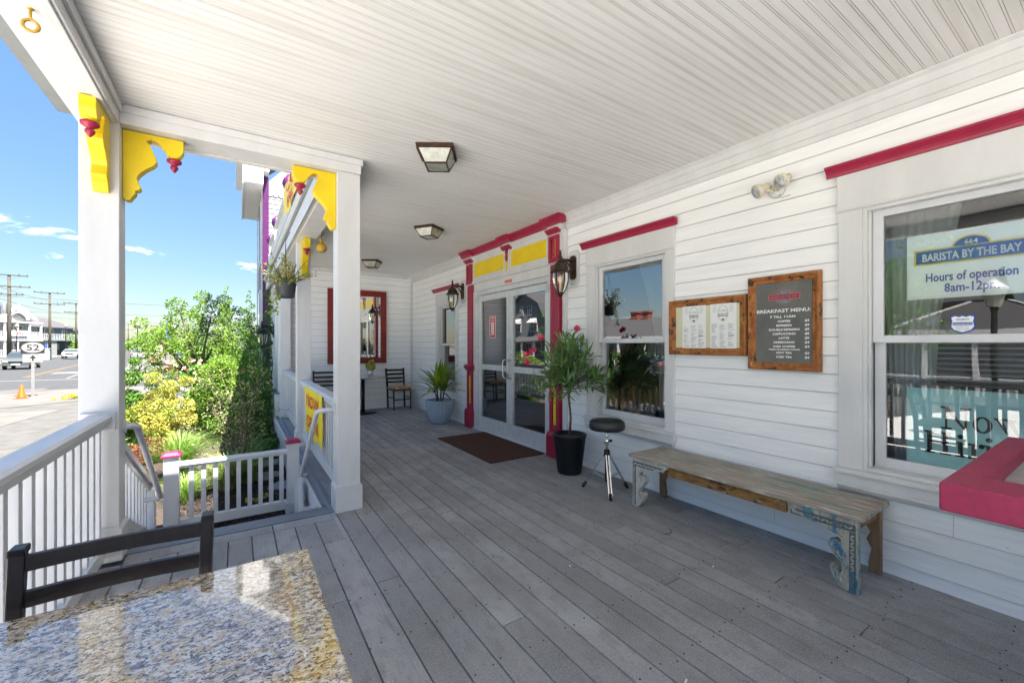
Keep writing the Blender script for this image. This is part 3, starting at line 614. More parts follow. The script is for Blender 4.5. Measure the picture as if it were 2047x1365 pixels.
drape(2.46, 3.0, .62, 2.25, W+.26, .02, 0).build('curtain', 'curtain', B)
drape(.98, .60, .62, 2.25, W+.24, .02, .2).build('curtain', 'curtain', B)

# ------------------------------------------------------------------ neighbouring gabled wing at the porch's far end
T = root('gabled_wing', 'tall white gabled wing with purple corner board and scalloped shingles beyond the porch', 'building', (.53, 12.6, G))
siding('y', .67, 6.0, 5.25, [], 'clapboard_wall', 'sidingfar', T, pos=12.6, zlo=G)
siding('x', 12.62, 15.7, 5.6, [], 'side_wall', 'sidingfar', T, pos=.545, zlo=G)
b = MB(); b.prism([(.67, 5.26), (6, 5.26), (6, 7.8), (3.3, 8.6), (.67, 5.65)], 'xz', 12.60, 12.72)
for j in range(22):
    for i in range(22):
        x = .70+i*.13+(.065 if j % 2 else 0); z = 5.32+j*.115
        if z > 5.5+(x-.67)*1.05 or x > 3.4: continue
        b.prism([(x-.06, z), (x-.045, z-.045), (x, z-.065), (x+.045, z-.045), (x+.06, z), (x+.06, z+.11), (x-.06, z+.11)], 'xz', 12.575-.003*(j % 2), 12.60)
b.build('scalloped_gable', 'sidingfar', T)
b = MB(); b.box(.53, .67, 12.565, 12.66, G, 5.75); b.build('corner_board', 'purple', T, bevel=.003)
b = MB(); b.box(.505, .548, 12.62, 12.74, G, 5.5); b.box(.50, .545, 15.5, 15.7, G, 5.5)
for z in (1.2, 3.6): b.box(.50, .53, 13.3, 14.6, z, z+1.7)
b.build('side_trim', 'white', T, bevel=.003)
for z in (1.3, 3.7): b = MB(); b.box(.488, .50, 13.45, 14.45, z, z+1.5); b.build('side_window', 'darkwin', T)
b = MB(); b.prism([(.10, 6.28), (3.35, 9.1), (6.6, 6.28), (6.75, 6.28), (3.35, 9.25), (-.05, 6.28)], 'xz', 12.2, 15.8)
b.box(.12, .53, 12.2, 15.8, 5.40, 6.30); b.box(.09, .12, 12.17, 15.8, 5.36, 6.34); b.box(.53, .66, 12.2, 12.56, 5.76, 6.30)
for k in range(7): b.box(.135+.055*k, .165+.055*k, 12.2, 15.8, 5.385, 5.40)
for k in range(6): b.box(.12, .53, 12.185, 12.2, 5.42+.14*k, 5.545+.14*k)
b.build('roof', 'white', T)
b = MB(); b.box(1.6, 9, 15.8, 26, G, 7.6); b.box(1.6, 9, 12.8, 15.8, G, 5.4); b.build('rear_wall', 'whitesiding', T)

# ================================================================== RAILINGS, FENCE, STEPS
def rail_y(name, label, x, y0, y1, ztop, zb, n, group='white porch railings', wd=.05):
    t = root(name, label, 'railing', (x, y0, 0), group)
    b = MB(); b.prism([(x-.035, ztop-.085), (x+.035, ztop-.085), (x+.035, ztop-.05), (x+.062, ztop-.035), (x+.062, ztop-.012), (x+.045, ztop), (x-.045, ztop), (x-.062, ztop-.012), (x-.062, ztop-.035), (x-.035, ztop-.05)], 'xz', y0, y1); b.build('top_rail', 'vinyl', t, bevel=.002)
    b = MB(); b.box(x-.032, x+.032, y0, y1, zb, zb+.085); b.build('bottom_rail', 'vinyl', t, bevel=.003)
    for k in range(n):
        y = y0+(y1-y0)*(k+.5)/n; b = MB(); b.box(x-.019, x+.019, y-.019, y+.019, zb+.085, ztop-.085); b.build('baluster', 'vinyl', t, bevel=.002)
    b = MB(); b.box(x-.05, x+.05, y1-.012, y1-.001, ztop-.10, ztop+.015); b.box(x-.05, x+.05, y0+.001, y0+.012, ztop-.10, ztop+.015); b.build('mounting_plate', 'vinyl', t, bevel=.002) if False else None
    return t
r = rail_y('porch_railing', 'white vinyl railing beside the dark chair and granite table', -.74, .1, 3.663, .95, .03, 28)
b = MB(); b.box(-.825, -.66, 3.640, 3.664, .85, .965); b.build('end_bracket', 'vinyl', r, bevel=.003)
rail_y('porch_railing', 'white railing carrying the yellow banner between two posts', .765, 3.882, 6.353, .91, .12, 20)
rail_y('porch_railing', 'far white railing stretch beyond the banner reaching the end wall', .765, 6.557, 9.033, .91, .12, 20)
# sloping stair railing and its newel
t = root('stair_railing', 'white railing sloping down beside the steps to a pink capped newel', 'railing', (-.735, 3.85, -.5))
b = MB(); b.bar((-.735, 3.85, .80), (-.735, 5.30, .06), .085, .05); b.bar((-.735, 3.85, .755), (-.735, 5.30, .015), .045, .07); b.build('top_rail', 'vinyl', t, bevel=.003)
b = MB(); b.bar((-.735, 3.85, .24), (-.735, 5.30, -.44), .05, .07); b.build('bottom_rail', 'vinyl', t, bevel=.003)
for k in range(10):
    y = 3.93+.135*k; q = (y-3.85)/1.45; b = MB(); b.box(-.753, -.717, y-.018, y+.018, .24-.68*q, .74-.74*q); b.build('baluster', 'vinyl', t, bevel=.002)
def newel(t, x0, x1, y0, y1, z0, z1):
    b = MB(); b.box(x0, x1, y0, y1, z0, z1); o = b.build('newel_post', 'vinyl', t, bevel=.003)
    cx, cy, hx, hy = (x0+x1)/2, (y0+y1)/2, (x1-x0)/2+.018, (y1-y0)/2+.018
    b = MB(); b.box(cx-hx, cx+hx, cy-hy, cy+hy, z1, z1+.018)
    b.add([(cx-hx*.93, cy-hy*.93, z1+.018), (cx+hx*.93, cy-hy*.93, z1+.018), (cx+hx*.93, cy+hy*.93, z1+.018), (cx-hx*.93, cy+hy*.93, z1+.018), (cx-hx*.6, cy-hy*.6, z1+.042), (cx+hx*.6, cy-hy*.6, z1+.042), (cx+hx*.6, cy+hy*.6, z1+.042), (cx-hx*.6, cy+hy*.6, z1+.042)], [(4, 5, 6, 7), (0, 1, 5, 4), (1, 2, 6, 5), (2, 3, 7, 6), (3, 0, 4, 7)]); b.build('newel_cap', 'pink', o, bevel=.002); return o
newel(t, -.79, -.68, 5.30, 5.41, -.5, .055)
t = root('garden_fence', 'low white garden fence with pink capped newels at the foot of the steps', 'fence', (0, 5.3, -.5))
newel(t, -.61, -.49, 5.25, 5.37, -.5, .292); newel(t, .458, .578, 5.25, 5.37, -.5, .292)
b = MB(); b.box(.442, .594, 5.234, 5.386, -.5, -.36); b.build('newel_base', 'vinyl', t, bevel=.003)
b = MB(); b.prism([(5.275, .17), (5.345, .17), (5.345, .185), (5.36, .195), (5.36, .215), (5.35, .222), (5.27, .222), (5.26, .215), (5.26, .195), (5.275, .185)], 'yz', -.49, .458); b.build('top_rail', 'vinyl', t, bevel=.002)
b = MB(); b.box(-.49, .442, 5.28, 5.34, -.44, -.345); b.build('bottom_rail', 'vinyl', t, bevel=.003)
for k in range(9):
    x = -.395+.1*k; b = MB(); b.box(x-.02, x+.02, 5.29, 5.33, -.345, .17); b.build('baluster', 'vinyl', t, bevel=.002)
t = root('porch_steps', 'grey wooden steps going down between the two front posts', 'steps', (0, 3.95, -.5))
for i in range(2):
    b = MB(); b.box(-.66, .58, 3.94+.29*i, 4.25+.29*i, -.21-.165*i, -.18-.165*i); b.box(-.64, .58, 3.95+.29*i, 3.965+.29*i, -.35-.165*i if i else -.5, -.211-.165*i); b.build('tread', 'deck', t, bevel=.003)
b = MB(); b.prism([(3.95, -.5), (4.95, -.5), (4.95, -.33), (4.70, -.25), (3.96, .0)], 'yz', .535, .583); b.prism([(4.55, -.28), (5.0, -.42), (5.03, -.12), (4.62, .08)], 'yz', .50, .535); b.build('stringer', 'white', t, bevel=.004)
def handrail(label, x, post_x, post_y, endx):
    t = root('handrail', label, 'handrail', (x, 3.9, .8), 'white pipe handrails of the steps')
    s_ = 1 if post_x > x else -1
    b = MB(); b.tube([(post_x, post_y, .845), (x+s_*.05, post_y+.0, .845), (x+s_*.015, post_y+.01, .842), (x, post_y+.05, .825), (x, post_y+.10, .785), (x, 4.86, .045), (x, 4.90, .02), (x+s_*.02, 4.925, .005), (x+s_*.06, 4.93, .004), (endx, 4.93, .004)], .0205, 12); b.build('pipe', 'vinyl', t)
    b = MB(); b.lathe([(.045, 0), (.045, .008), (.03, .014)], (post_x, post_y, .845), 16, axis=Matrix.Rotation(R(-90*s_), 3, 'Y')); b.build('flange', 'vinyl', t)
handrail('white pipe handrail fixed to the left post above the steps', -.585, -.645, 3.80, -.70)
handrail('white pipe handrail fixed to the post in front of the yellow banner', .555, .688, 3.80, .60)

# ================================================================== SIGNS AND THINGS ON THE PORCH
LFT = (0, -1, 0); UP = (0, 0, 1)
t = root('banner', 'yellow banner with red lettering tied to the porch railing', 'banner', (.715, 5.2, .3))
b = MB(); V = []; n = 24
for j in range(13):
    for i in range(n+1):
        y = 4.60+1.27*i/n; z = .33+.565*j/12-.012*math.sin(i*.9)*(j in (0, 12)); V.append((.712+.006*math.sin(i*.55+j*.3), y, z))
b.add(V, [(j*(n+1)+i, j*(n+1)+i+1, (j+1)*(n+1)+i+1, (j+1)*(n+1)+i) for j in range(12) for i in range(n)], 0, True); b.build('sheet', 'bannery', t)
b = MB(); b.text('NOW', (.7015, 5.24, .655), LFT, UP, .20, bold=.003, xs=1.75); b.text('OPEN', (.7015, 5.24, .415), LFT, UP, .20, bold=.003, xs=1.65); b.build('lettering', 'printred', t)
t = root('hanging_banner', 'yellow banner with red letters hanging from the parapet above the porch', 'banner', (.585, 6.2, 3.2))
b = MB(); V = []; n = 18
for j in range(11):
    for i in range(n+1):
        y = 5.35+1.75*i/n; z = 3.20+.08*abs(2*i/n-1)+(.52-.10*i/n)*j/10; V.append((.585+.010*math.sin(i*.8+j*.5)-.01, y, z))
b.add(V, [(j*(n+1)+i, j*(n+1)+i+1, (j+1)*(n+1)+i+1, (j+1)*(n+1)+i) for j in range(10) for i in range(n)], 0, True); b.build('sheet', 'bannery', t)
b = MB(); b.text('CO', (.560, 6.15, 3.47), LFT, UP, .24, bold=.004, xs=2.4); b.text('FRE', (.560, 6.15, 3.27), LFT, UP, .19, bold=.003, xs=2.4); b.build('lettering', 'printred', t)

# wall lanterns
def lantern(label, loc, rz, plate=True, name='wall_lantern', metal='iron', scale=1):
    t = root(name, label, 'lantern', loc, 'carriage lanterns on the walls', local=True); t.rotation_euler = (0, 0, rz)   # wall at x=0, lamp out along -x
    s = scale
    if plate:
        b = MB(); b.prism([(s*u, s*v) for u, v in ((-.085, .155), (-.05, .19), (.05, .19), (.085, .155), (.085, -.155), (.05, -.19), (-.05, -.19), (-.085, -.155))], 'yz', -.016, 0); b.build('mount_block', 'white', t, bevel=.003)
    b = MB(); b.prism([(s*u, s*v) for u, v in ((-.05, .10), (-.028, .13), (.028, .13), (.05, .10), (.05, -.10), (.028, -.13), (-.028, -.13), (-.05, -.10))], 'yz', -.034, -.016); b.build('backplate', metal, t, bevel=.004)
    cx = -.20*s
    b = MB(); b.tube([(-.03, 0, .07*s), (-.10*s, 0, .075*s), (cx, 0, .07*s)], .014*s, 8); b.tube([(-.03, 0, -.09*s), (-.05*s, 0, -.02*s), (-.09*s, 0, .035*s), (-.15*s, 0, .065*s)], .010*s, 8); b.build('arm', metal, t)
    Z = .0
    b = MB(); b.lathe([(r*s, z*s) for r, z in ((.016, .055), (.022, .07), (.022, .10), (.012, .112), (.014, .12), (.017, .135), (.008, .148), (.012, .156), (.006, .17), (.002, .175))], (cx, 0, 0), 12)
    b.build('finial', metal, t)
    b = MB(); b.lathe([(r*s, z*s) for r, z in ((.018, .055), (.04, .048), (.066, .022), (.082, -.02), (.088, -.045), (.108, -.052), (.112, -.064), (.10, -.072), (.085, -.074))], (cx, 0, 0), 8, flat=True); b.build('cap', metal, t)
    prof = [(.086, -.075), (.088, -.13), (.078, -.19), (.058, -.245), (.036, -.285)]
    b = MB()
    for k in range(6):
        a = 2*math.pi*k/6+.3; b.tube([(cx+r*s*math.cos(a), r*s*math.sin(a), z*s) for r, z in prof], .0055*s, 6)
    b.lathe([(.038*s, -.28*s), (.040*s, -.295*s), (.026*s, -.305*s), (.024*s, -.325*s), (.012*s, -.33*s)], (cx, 0, 0), 12); b.build('cage', metal, t)
    b = MB(); b.lathe([((r-.004)*s, z*s) for r, z in prof], (cx, 0, 0), 12, flat=True); b.build('glass_shade', 'warmglass', t)
    b = MB(); b.lathe([(.009*s, -.28*s), (.014*s, -.27*s), (.014*s, -.17*s), (.02*s, -.15*s), (.016*s, -.11*s), (.004*s, -.09*s)], (cx, 0, 0), 10); b.build('bulb', 'bulb', t)
    return t
lantern('bronze carriage lantern on the wall between the door and the middle window', (W-.014, 3.72, 2.30), 0, scale=1.08)
lantern('bronze carriage lantern on the wall left of the entrance door', (W-.014, 6.62, 2.33), 0, scale=1.08)
lantern('dark lantern outside on the clapboard wall beyond the porch posts', (.705, 11.1, 1.72), 0, plate=False, metal='blackmetal', scale=1.25)
# ceiling lights
def clight(label, loc, rz):
    t = root('ceiling_light', label, 'ceiling light', loc, 'rusty flush lights under the porch ceiling', local=True); t.rotation_euler = (0, 0, rz)
    b = MB(); h0, h1, d = .145, .085, .13
    b.box(-h0, h0, -h0, h0, -.012, 0); b.box(-h0+.004, h0-.004, -h0+.004, h0-.004, -.03, -.012)
    for sx in (-1, 1):
        for sy in (-1, 1): b.bar((sx*(h0-.012), sy*(h0-.012), -.02), (sx*h1, sy*h1, -d), .009, .009)
    for sgn in (-1, 1): b.box(-h1-.005, h1+.005, sgn*h1-.005, sgn*h1+.005, -d-.006, -d+.005); b.box(sgn*h1-.0049, sgn*h1+.0049, -h1+.005, h1-.005, -d-.0059, -d+.0049)
    for k in range(11):
        x = -.115+.023*k
        for sgn in (-1, 1): b.lathe([(.011, -.034), (.011, -.028)], (x, sgn*(h0-.010), 0), 8, flat=True); b.lathe([(.011, -.034), (.011, -.028)], (sgn*(h0-.010), x, 0), 8, flat=True)
    b.build('frame', 'rust', t)
    b = MB(); q, r_ = h0-.014, h1-.002
    V = [(-q, -q, -.03), (q, -q, -.03), (q, q, -.03), (-q, q, -.03), (-r_, -r_, -d), (r_, -r_, -d), (r_, r_, -d), (-r_, r_, -d)]
    b.add(V, [(0, 1, 5, 4), (1, 2, 6, 5), (2, 3, 7, 6), (3, 0, 4, 7), (4, 5, 6, 7)]); b.build('glass_panes', 'lampglass', t)
    b = MB(); b.lathe([(.02, -.03), (.03, -.06), (.028, -.085), (.01, -.1)], (0, 0, 0), 12); b.build('bulb', 'bulb', t)
clight('rusty square ceiling light nearest the camera over the wide part of the porch', (1.343, 3.147, 2.959), R(-32))
clight('rusty square ceiling light in front of the entrance door', (2.137, 5.277, 2.959), R(-55))
clight('small looking ceiling light near the end wall', (2.09, 7.95, 2.959), R(-35))
# twin floodlight
t = root('floodlight', 'yellowed twin floodlight high on the clapboard wall between the windows', 'floodlight', (W-.014, 1.50, 2.53), local=True)
b = MB(); b.lathe([(.055, 0), (.055, .012), (.04, .022)], (0, 0, 0), 20, axis=Matrix.Rotation(R(-90), 3, 'Y')); b.build('wall_plate', 'white', t)
for s_ in (1, -1):
    d = Vector((-.75, s_*.55, -.48)).normalized() if s_ > 0 else Vector((-.85, .15, -.5)).normalized(); q = (-d).to_track_quat('Z', 'Y').to_matrix(); c = Vector((-.13, s_*.085, -.01)) if s_ > 0 else Vector((-.115, -.075, .02))
    b = MB(); b.tube([(-.02, s_*.012, 0), (-.045, s_*.03, .0), c-d*.05], .012, 8); b.lathe([(.050, -.002), (.054, .004), (.050, .022), (.030, .052), (.022, .075), (.024, .10), (.012, .108)], c, 20, axis=q); o = b.build('lamp_head', 'cream', t)
    b = MB(); b.lathe([(.0, -.002), (.044, -.005), (.046, .003)], c, 20, axis=q); b.build('lens', 'lensglass', o)
b = MB(); b.tube([(-.01, -.02, -.03), (-.05, -.05, -.075), (-.03, -.10, -.065)], .004, 6); b.build('sensor_wire', 'cream', t)

# framed menus
def frame(name, label, y0, y1, z0, z1, wd, cat='menu frame'):
    t = root(name, label, cat, (W-.02, (y0+y1)/2, z0), 'framed menus on the wall'); b = MB(); x = W-.014
    for (a0, a1, b0, b1, ax) in ((y0, y1, z0, z0+wd, 'h'), (y0, y1, z1-wd, z1, 'h'), (y0, y0+wd, z0, z1, 'v'), (y1-wd, y1, z0, z1, 'v')):
        inn = [(x, 0), (x-.03, 0), (x-.045, .006), (x-.048, .012), (x-.040, wd*.45), (x-.030, wd*.55), (x-.028, wd*.8), (x-.018, wd), (x, wd)]
        n = len(inn)
        if ax == 'h':
            s_ = 1 if b0 == z0 else -1; base = z0 if s_ == 1 else z1
            A = [(p, y0+o, base+s_*o) for p, o in inn]; C = [(p, y1-o, base+s_*o) for p, o in inn]
        else:
            s_ = 1 if a0 == y0 else -1; base = y0 if s_ == 1 else y1
            A = [(p, base+s_*o, z0+o) for p, o in inn]; C = [(p, base+s_*o, z1-o) for p, o in inn]
        b.add(A+C, [(i, i+1, n+i+1, n+i) for i in range(n-1)])
    b.build('frame', 'framewood', t); return t
XM = W-.036
t = frame('menu_frame', 'wide wooden frame holding two white printed menu sheets', 1.705, 2.40, 1.308, 1.79, .062)
b = MB(); b.box(XM+.004, W-.014, 1.76, 2.35, 1.36, 1.74); b.build('backing', mat('cream_backing', (.62, .60, .42), .8), t)
b = MB(); b.box(XM+.001, XM+.004, 1.79, 2.01, 1.365, 1.735); b.build('menu_sheet', 'paper', t); s1 = t.children[-1]
b = MB(); b.box(XM+.001, XM+.004, 2.05, 2.27, 1.365, 1.735); b.build('menu_sheet', 'paper', t)
rng = random.Random(2); b = MB()
for yc, word in ((2.16, 'BAR & GRILL'), (1.90, 'TAVERN')):
    cz = 1.655; P = [(yc+.042*math.cos(a), cz+.062*math.sin(a)) for a in np.linspace(0, 2*math.pi, 28)]
    for p, q in zip(P, P[1:]): b.bar((XM-.0002, p[0], p[1]), (XM-.0002, q[0], q[1]), .002, .002)
    b.box(XM-.0008, XM, yc-.043, yc+.043, cz-.028, cz-.003); b.text(word, (XM-.0014, yc, cz-.022), LFT, UP, .017 if len(word) > 7 else .022, m=1, bold=.0006)
    b.text('Coffee', (XM-.0008, yc, cz+.012), LFT, UP, .024); b.lathe([(.012, 0), (.012, .001)], (XM+.0002, yc, cz-.055), 10, axis=Matrix.Rotation(R(-90), 3, 'Y'), flat=True)
    for c in range(3):
        x0 = yc+.098-.07*c
        for r_ in range(26):
            z = 1.565-.0075*r_
            if rng.random() < .82: b.box(XM-.0006, XM, x0-rng.uniform(.025, .058), x0, z, z+.0022)
        for r_ in range(5):
            if c != 1: z = 1.715-.012*r_; b.box(XM-.0006, XM, x0-.045, x0-.01, z, z+.002)
    b.box(XM-.0008, XM, yc-.09, yc-.045, 1.467, 1.473, 2)
b.build('menu_print', [mat('faded_print', (.22, .24, .28), .6), 'paper', 'printblue'], t)
t = frame('menu_frame', 'tall wooden frame around the grey breakfast menu board', 1.214, 1.695, 1.21, 1.905, .058)
b = MB(); b.box(XM+.002, W-.014, 1.26, 1.65, 1.25, 1.865); b.build('menu_board', 'slateboard', t)
b = MB(); o = XM
def T_(s, y, z, size, m=0, al='CENTER', xs=1.25, bd=.0008): b.text(s, (o-.0004, y, z), LFT, UP, size, m=m, align=al, xs=xs, bold=bd)
yc = 1.445
T_('BREAKFAST MENU:', yc+.01, 1.632, .034); T_('7 TILL 11AM', yc+.01, 1.592, .023, xs=1.4)
for i, (nm_, pr_) in enumerate((('COFFEE', '$3'), ('ESPRESSO', '$3'), ('DOUBLE ESPRESSO', '$5'), ('CAPPUCCINO', '$5'), ('LATTE', '$5'), ('AMERICANO', '$4'), ('ICED COFFEE', '$4'), ('HOT TEA', '$3'), ('ICED TEA', '$4'))):
    z = 1.560-.0305*i-(.015 if i > 6 else 0); T_(nm_, yc, z, .0195); T_(pr_, 1.312, z, .0195, al='LEFT', xs=1.4)
T_('VANILLA OR HAZELNUT FLAVOUR', yc, 1.358, .0105)
# round badge: two rings and a banner with the shop's words
for rr, mm in ((.058, 1), (.047, 2)):
    P = [(yc+rr*1.05*math.cos(a), 1.745+rr*math.sin(a)) for a in np.linspace(0, 2*math.pi, 33)]
    for p, q in zip(P, P[1:]): b.bar((o-.0004, p[0], p[1]), (o-.0004, q[0], q[1]), .0022, .0022, mm)
b.box(o-.002, o-.0003, yc-.105, yc+.105, 1.724, 1.764, 1); b.box(o-.0026, o-.002, yc-.099, yc+.099, 1.729, 1.759, 3)
b.text('BARISTA BY THE BAY', (o-.0032, yc, 1.737), LFT, UP, .019, m=1, bold=.0006); b.text('BEACH', (o-.0008, yc, 1.771), LFT, UP, .014, m=2, bold=.0004); b.text('HOTEL', (o-.0008, yc, 1.707), LFT, UP, .014, m=2, bold=.0004)
b.build('lettering', ['chalk', mat('badge_red', (.62, .10, .12), .6), mat('badge_blue', (.22, .42, .55), .6), mat('badge_dark', (.10, .05, .06), .6)], t)

# signs in the wide window
XP = W+.045
t = root('window_sign', 'white opening hours poster with a blue and yellow name plate inside the wide window', 'sign', (XP, .55, 1.66))
b = MB(); b.box(XP+.003, XP+.006, .27, .80, 1.665, 2.045); b.build('poster', mat('pale_poster', (.88, .92, .92), .7), t)
b = MB(); x = XP+.0025
def plate(k, mm, dx):
    b.box(x-dx, x-dx+.0008, .285+k, .768-k, 1.862+k, 1.955-k, mm)
    P = [(.535+(.075-k)*math.cos(a), 1.952+(.055-k)*math.sin(a)) for a in np.linspace(0, math.pi, 17)]; b.prism(P, 'yz', x-dx, x-dx+.0008, mm)
plate(0, 1, .001); plate(.009, 0, .0018)
b.text('BARISTA BY THE BAY', (x-.0026, .545, 1.885), LFT, UP, .062, m=3, bold=.0016, xs=.64); b.text('664', (x-.0032, .535, 1.958), LFT, UP, .034, m=3, bold=.001, xs=1.0)
b.text('Hours of operation', (x-.001, .542, 1.765), LFT, UP, .068, m=4, bold=.0016, xs=.66); b.text('8am-12pm', (x-.001, .535, 1.700), LFT, UP, .068, m=4, bold=.0016, xs=.72)
b.build('lettering', ['printblue', 'printyellow', 'printblue', 'paper', 'printblue'], t)
t = root('hiring_sign', 'pale blue sign with bold black lettering low in the wide window', 'sign', (XP+.04, .55, .66))
b = MB(); XH = XP+.04; b.box(XH+.003, XH+.008, .05, .81, .645, 1.14); b.build('board', 'cyanpaper', t)
b = MB(); xh = XH+.002; KY, KZ = .60, .93
def Y_(y): return .640+(y-.50)*KY
def Z_(z): return z
def poly(P): b.prism([(Y_(p), q) for p, q in P], 'yz', xh, xh+.001)
def bx(y0, y1, z0, z1): b.box(xh, xh+.001, Y_(y0), Y_(y1), z0, z1)
def serif(y, z, wd=.075, h=.010): bx(y-wd/2, y+wd/2, z-h/2, z+h/2)
zb, zt = .915, 1.035; y = .50
bx(y-.008, y+.008, zb, zt); bx(y-.138, y-.122, zb, zt); poly([(y+.02, zt), (y-.016, zt), (y-.138, zb), (y-.118, zb)]); serif(y+.0, zb); serif(y+.012, zt, .06); serif(y-.13, zt)
def ring(yc, zc, ry, rz, iy, iz):
    A = np.linspace(0, 2*math.pi, 33)
    for a, c in zip(A, A[1:]): poly([(yc+ry*math.cos(a), zc+rz*math.sin(a)), (yc+iy*math.cos(a), zc+iz*math.sin(a)), (yc+iy*math.cos(c), zc+iz*math.sin(c)), (yc+ry*math.cos(c), zc+rz*math.sin(c))])
ring(.265, .954, .062, .045, .030, .037)
poly([(.185, .995), (.145, .995), (.105, .912), (.118, .912)]); poly([(.125, .995), (.085, .995), (.045, .912), (.06, .912)]); serif(.16, .995, .07); serif(.10, .995, .07)
zb, zt = .765, .885
for yy in (.615, .505): bx(yy-.018, yy+.018, zb, zt); serif(yy, zb); serif(yy, zt)
bx(.505, .615, .82, .83)
for yy in (.405, .225):
    bx(yy-.016, yy+.016, zb, .845); serif(yy, zb, .07); bx(yy, yy+.03, .837, .845); b.prism([(Y_(yy)+.013*math.cos(a), .875+.013*math.sin(a)) for a in np.linspace(0, 2*math.pi, 16)[:-1]], 'yz', xh, xh+.001)
bx(.305, .335, zb, .845); serif(.32, zb, .07); b.prism([(Y_(.27)+.011*math.cos(a), .835+.013*math.sin(a)) for a in np.linspace(0, 2*math.pi, 16)[:-1]], 'yz', xh, xh+.001); serif(.33, .84, .05)
b.text('ng', (xh, Y_(.12), zb), LFT, UP, .13, bold=.005)
b.build('lettering', 'print', t)
t = root('window_sticker', 'small white shield sticker with dark blue rim on the wide window pane', 'sticker', (W+.035, .566, 1.47))
b = MB(); c, cz = .566, 1.512; sh = [(-.095, .085), (-.06, .10), (-.03, .085), (0, .10), (.03, .085), (.06, .10), (.095, .085), (.085, .03), (.095, -.03), (.07, -.07), (0, -.10), (-.07, -.07), (-.095, -.03), (-.085, .03)]
b.prism([(c+u*.53, cz+v*.53) for u, v in sh], 'yz', W+.036, W+.0375); b.build('rim', 'printblue', t)
b = MB(); b.prism([(c+u*.46, cz+v*.45) for u, v in sh], 'yz', W+.0350, W+.036); b.build('shield', 'paper', t)
b = MB(); b.text('KELMAN', (W+.0346, c, cz+.022), LFT, UP, .013, bold=.0003); b.box(W+.0343, W+.0349, c-.038, c+.038, cz-.006, cz+.010); b.text('KELMAN SECURITY', (W+.0338, c, cz-.002), LFT, UP, .0085, m=1, bold=.0002)
b.text('ALARM INC.', (W+.0346, c, cz-.018), LFT, UP, .010); b.text('(609) 522-0088', (W+.0346, c, cz-.030), LFT, UP, .008); b.build('lettering', ['printblue', 'paper'], t)
# papers on the door
t = root('hours_sheet', 'red and white opening hours sheet on the left door leaf', 'notice', (W+.015, 5.73, 1.5))
XD = W+.018; b = MB(); b.box(XD-.002, XD, 5.575, 5.765, 1.50, 1.84); b.build('sheet', 'paper', t)
b = MB(); b.box(XD-.003, XD-.002, 5.59, 5.75, 1.74, 1.83); b.box(XD-.003, XD-.002, 5.715, 5.75, 1.55, 1.735); b.box(XD-.003, XD-.002, 5.59, 5.622, 1.55, 1.735); b.box(XD-.003, XD-.002, 5.59, 5.75, 1.51, 1.545)
for r_ in range(7): b.box(XD-.0031, XD-.002, 5.625, 5.712, 1.555+.026*r_, 1.558+.026*r_)
b.box(XD-.0031, XD-.002, 5.665, 5.669, 1.55, 1.735)
b.text('BUSINESS', (XD-.0036, 5.67, 1.795), LFT, UP, .027, m=1, bold=.0008); b.text('HOURS', (XD-.0036, 5.67, 1.757), LFT, UP, .031, m=1, bold=.0008); b.build('print', ['printred', 'paper'], t)
t = root('door_sticker', 'small red sticker on the white board above the door', 'sticker', (S+.015, 5.14, 2.30))
b = MB(); b.box(S+.017, S+.0195, 5.03, 5.22, 2.300, 2.338); b.build('label_strip', 'printred', t)
b = MB(); b.text('THIS DOOR TO REMAIN UNLOCKED', (S+.0165, 5.125, 2.312), LFT, UP, .0125, bold=.0002, xs=.85); b.build('lettering', 'paper', t)

# mirror on the end wall
t = root('wall_mirror', 'large mirror in a dark red wooden frame on the end wall', 'mirror', (2.13, 9.23, .99))
b = MB(); y = 9.235
for (x0, x1, z0, z1) in ((1.53, 2.73, .99, 1.11), (1.53, 2.73, 2.43, 2.55), (1.53, 1.65, 1.11, 2.43), (2.61, 2.73, 1.11, 2.43)): b.box(x0, x1, y-.045, y, z0, z1)
b.box(1.64, 1.655, y-.055, y-.045, 1.10, 2.44); b.box(2.605, 2.62, y-.055, y-.045, 1.10, 2.44); b.box(1.655, 2.605, y-.055, y-.045, 1.10, 1.115); b.box(1.655, 2.605, y-.055, y-.045, 2.425, 2.44)
b.box(1.535, 1.55, y-.053, y-.045, 1.0, 2.54); b.box(2.71, 2.725, y-.053, y-.045, 1.0, 2.54)
b.build('frame', 'redwood', t, bevel=.004)
b = MB(); b.box(1.645, 2.615, y-.03, y-.025, 1.105, 2.435); b.build('mirror_glass', 'mirror', t)

# doormat
t = MB(); t.obox((2.90, 5.0, .008), (.86, 1.56, .013), 0); tag(t.build('doormat', 'mat', off=(2.90, 5.0, 0), bevel=.004), 'worn brown doormat in front of the glass double door', 'doormat')
# outlet covers
for (x, y, z, lab) in ((W-.014, 2.62, .30, 'white outlet cover low on the wall behind the black stool'), (W-.014, 8.95, .36, 'white outlet cover low on the wall by the far corner')):
    t = root('outlet_cover', lab, 'outlet', (x, y, z), 'white outlet covers'); b = MB(); b.box(x-.055, x+.01, y-.07, y+.07, z-.05, z+.05); b.build('box', 'vinyl', t, bevel=.008); b = MB(); b.box(x-.062, x-.055, y-.055, y+.055, z-.04, z+.04); b.build('lid', 'vinyl', t, bevel=.003)
# eye hook in the beam
t = root('eye_hook', 'brass eye hook screwed into the underside of the porch beam', 'hook', (-.745, 2.63, 2.82), local=True)
b = MB(); b.tube([(0, 0, .018), (0, 0, -.02), (.004, 0, -.03)], .0055, 8); b.lathe([(.012, .016), (.012, .019)], (0, 0, 0), 10)
b.tube([(.024*math.sin(a), .004, -.052+.024*math.cos(a)) for a in np.linspace(0, 2*math.pi, 18)], .0065, 8); b.build('hook', 'pine', t)
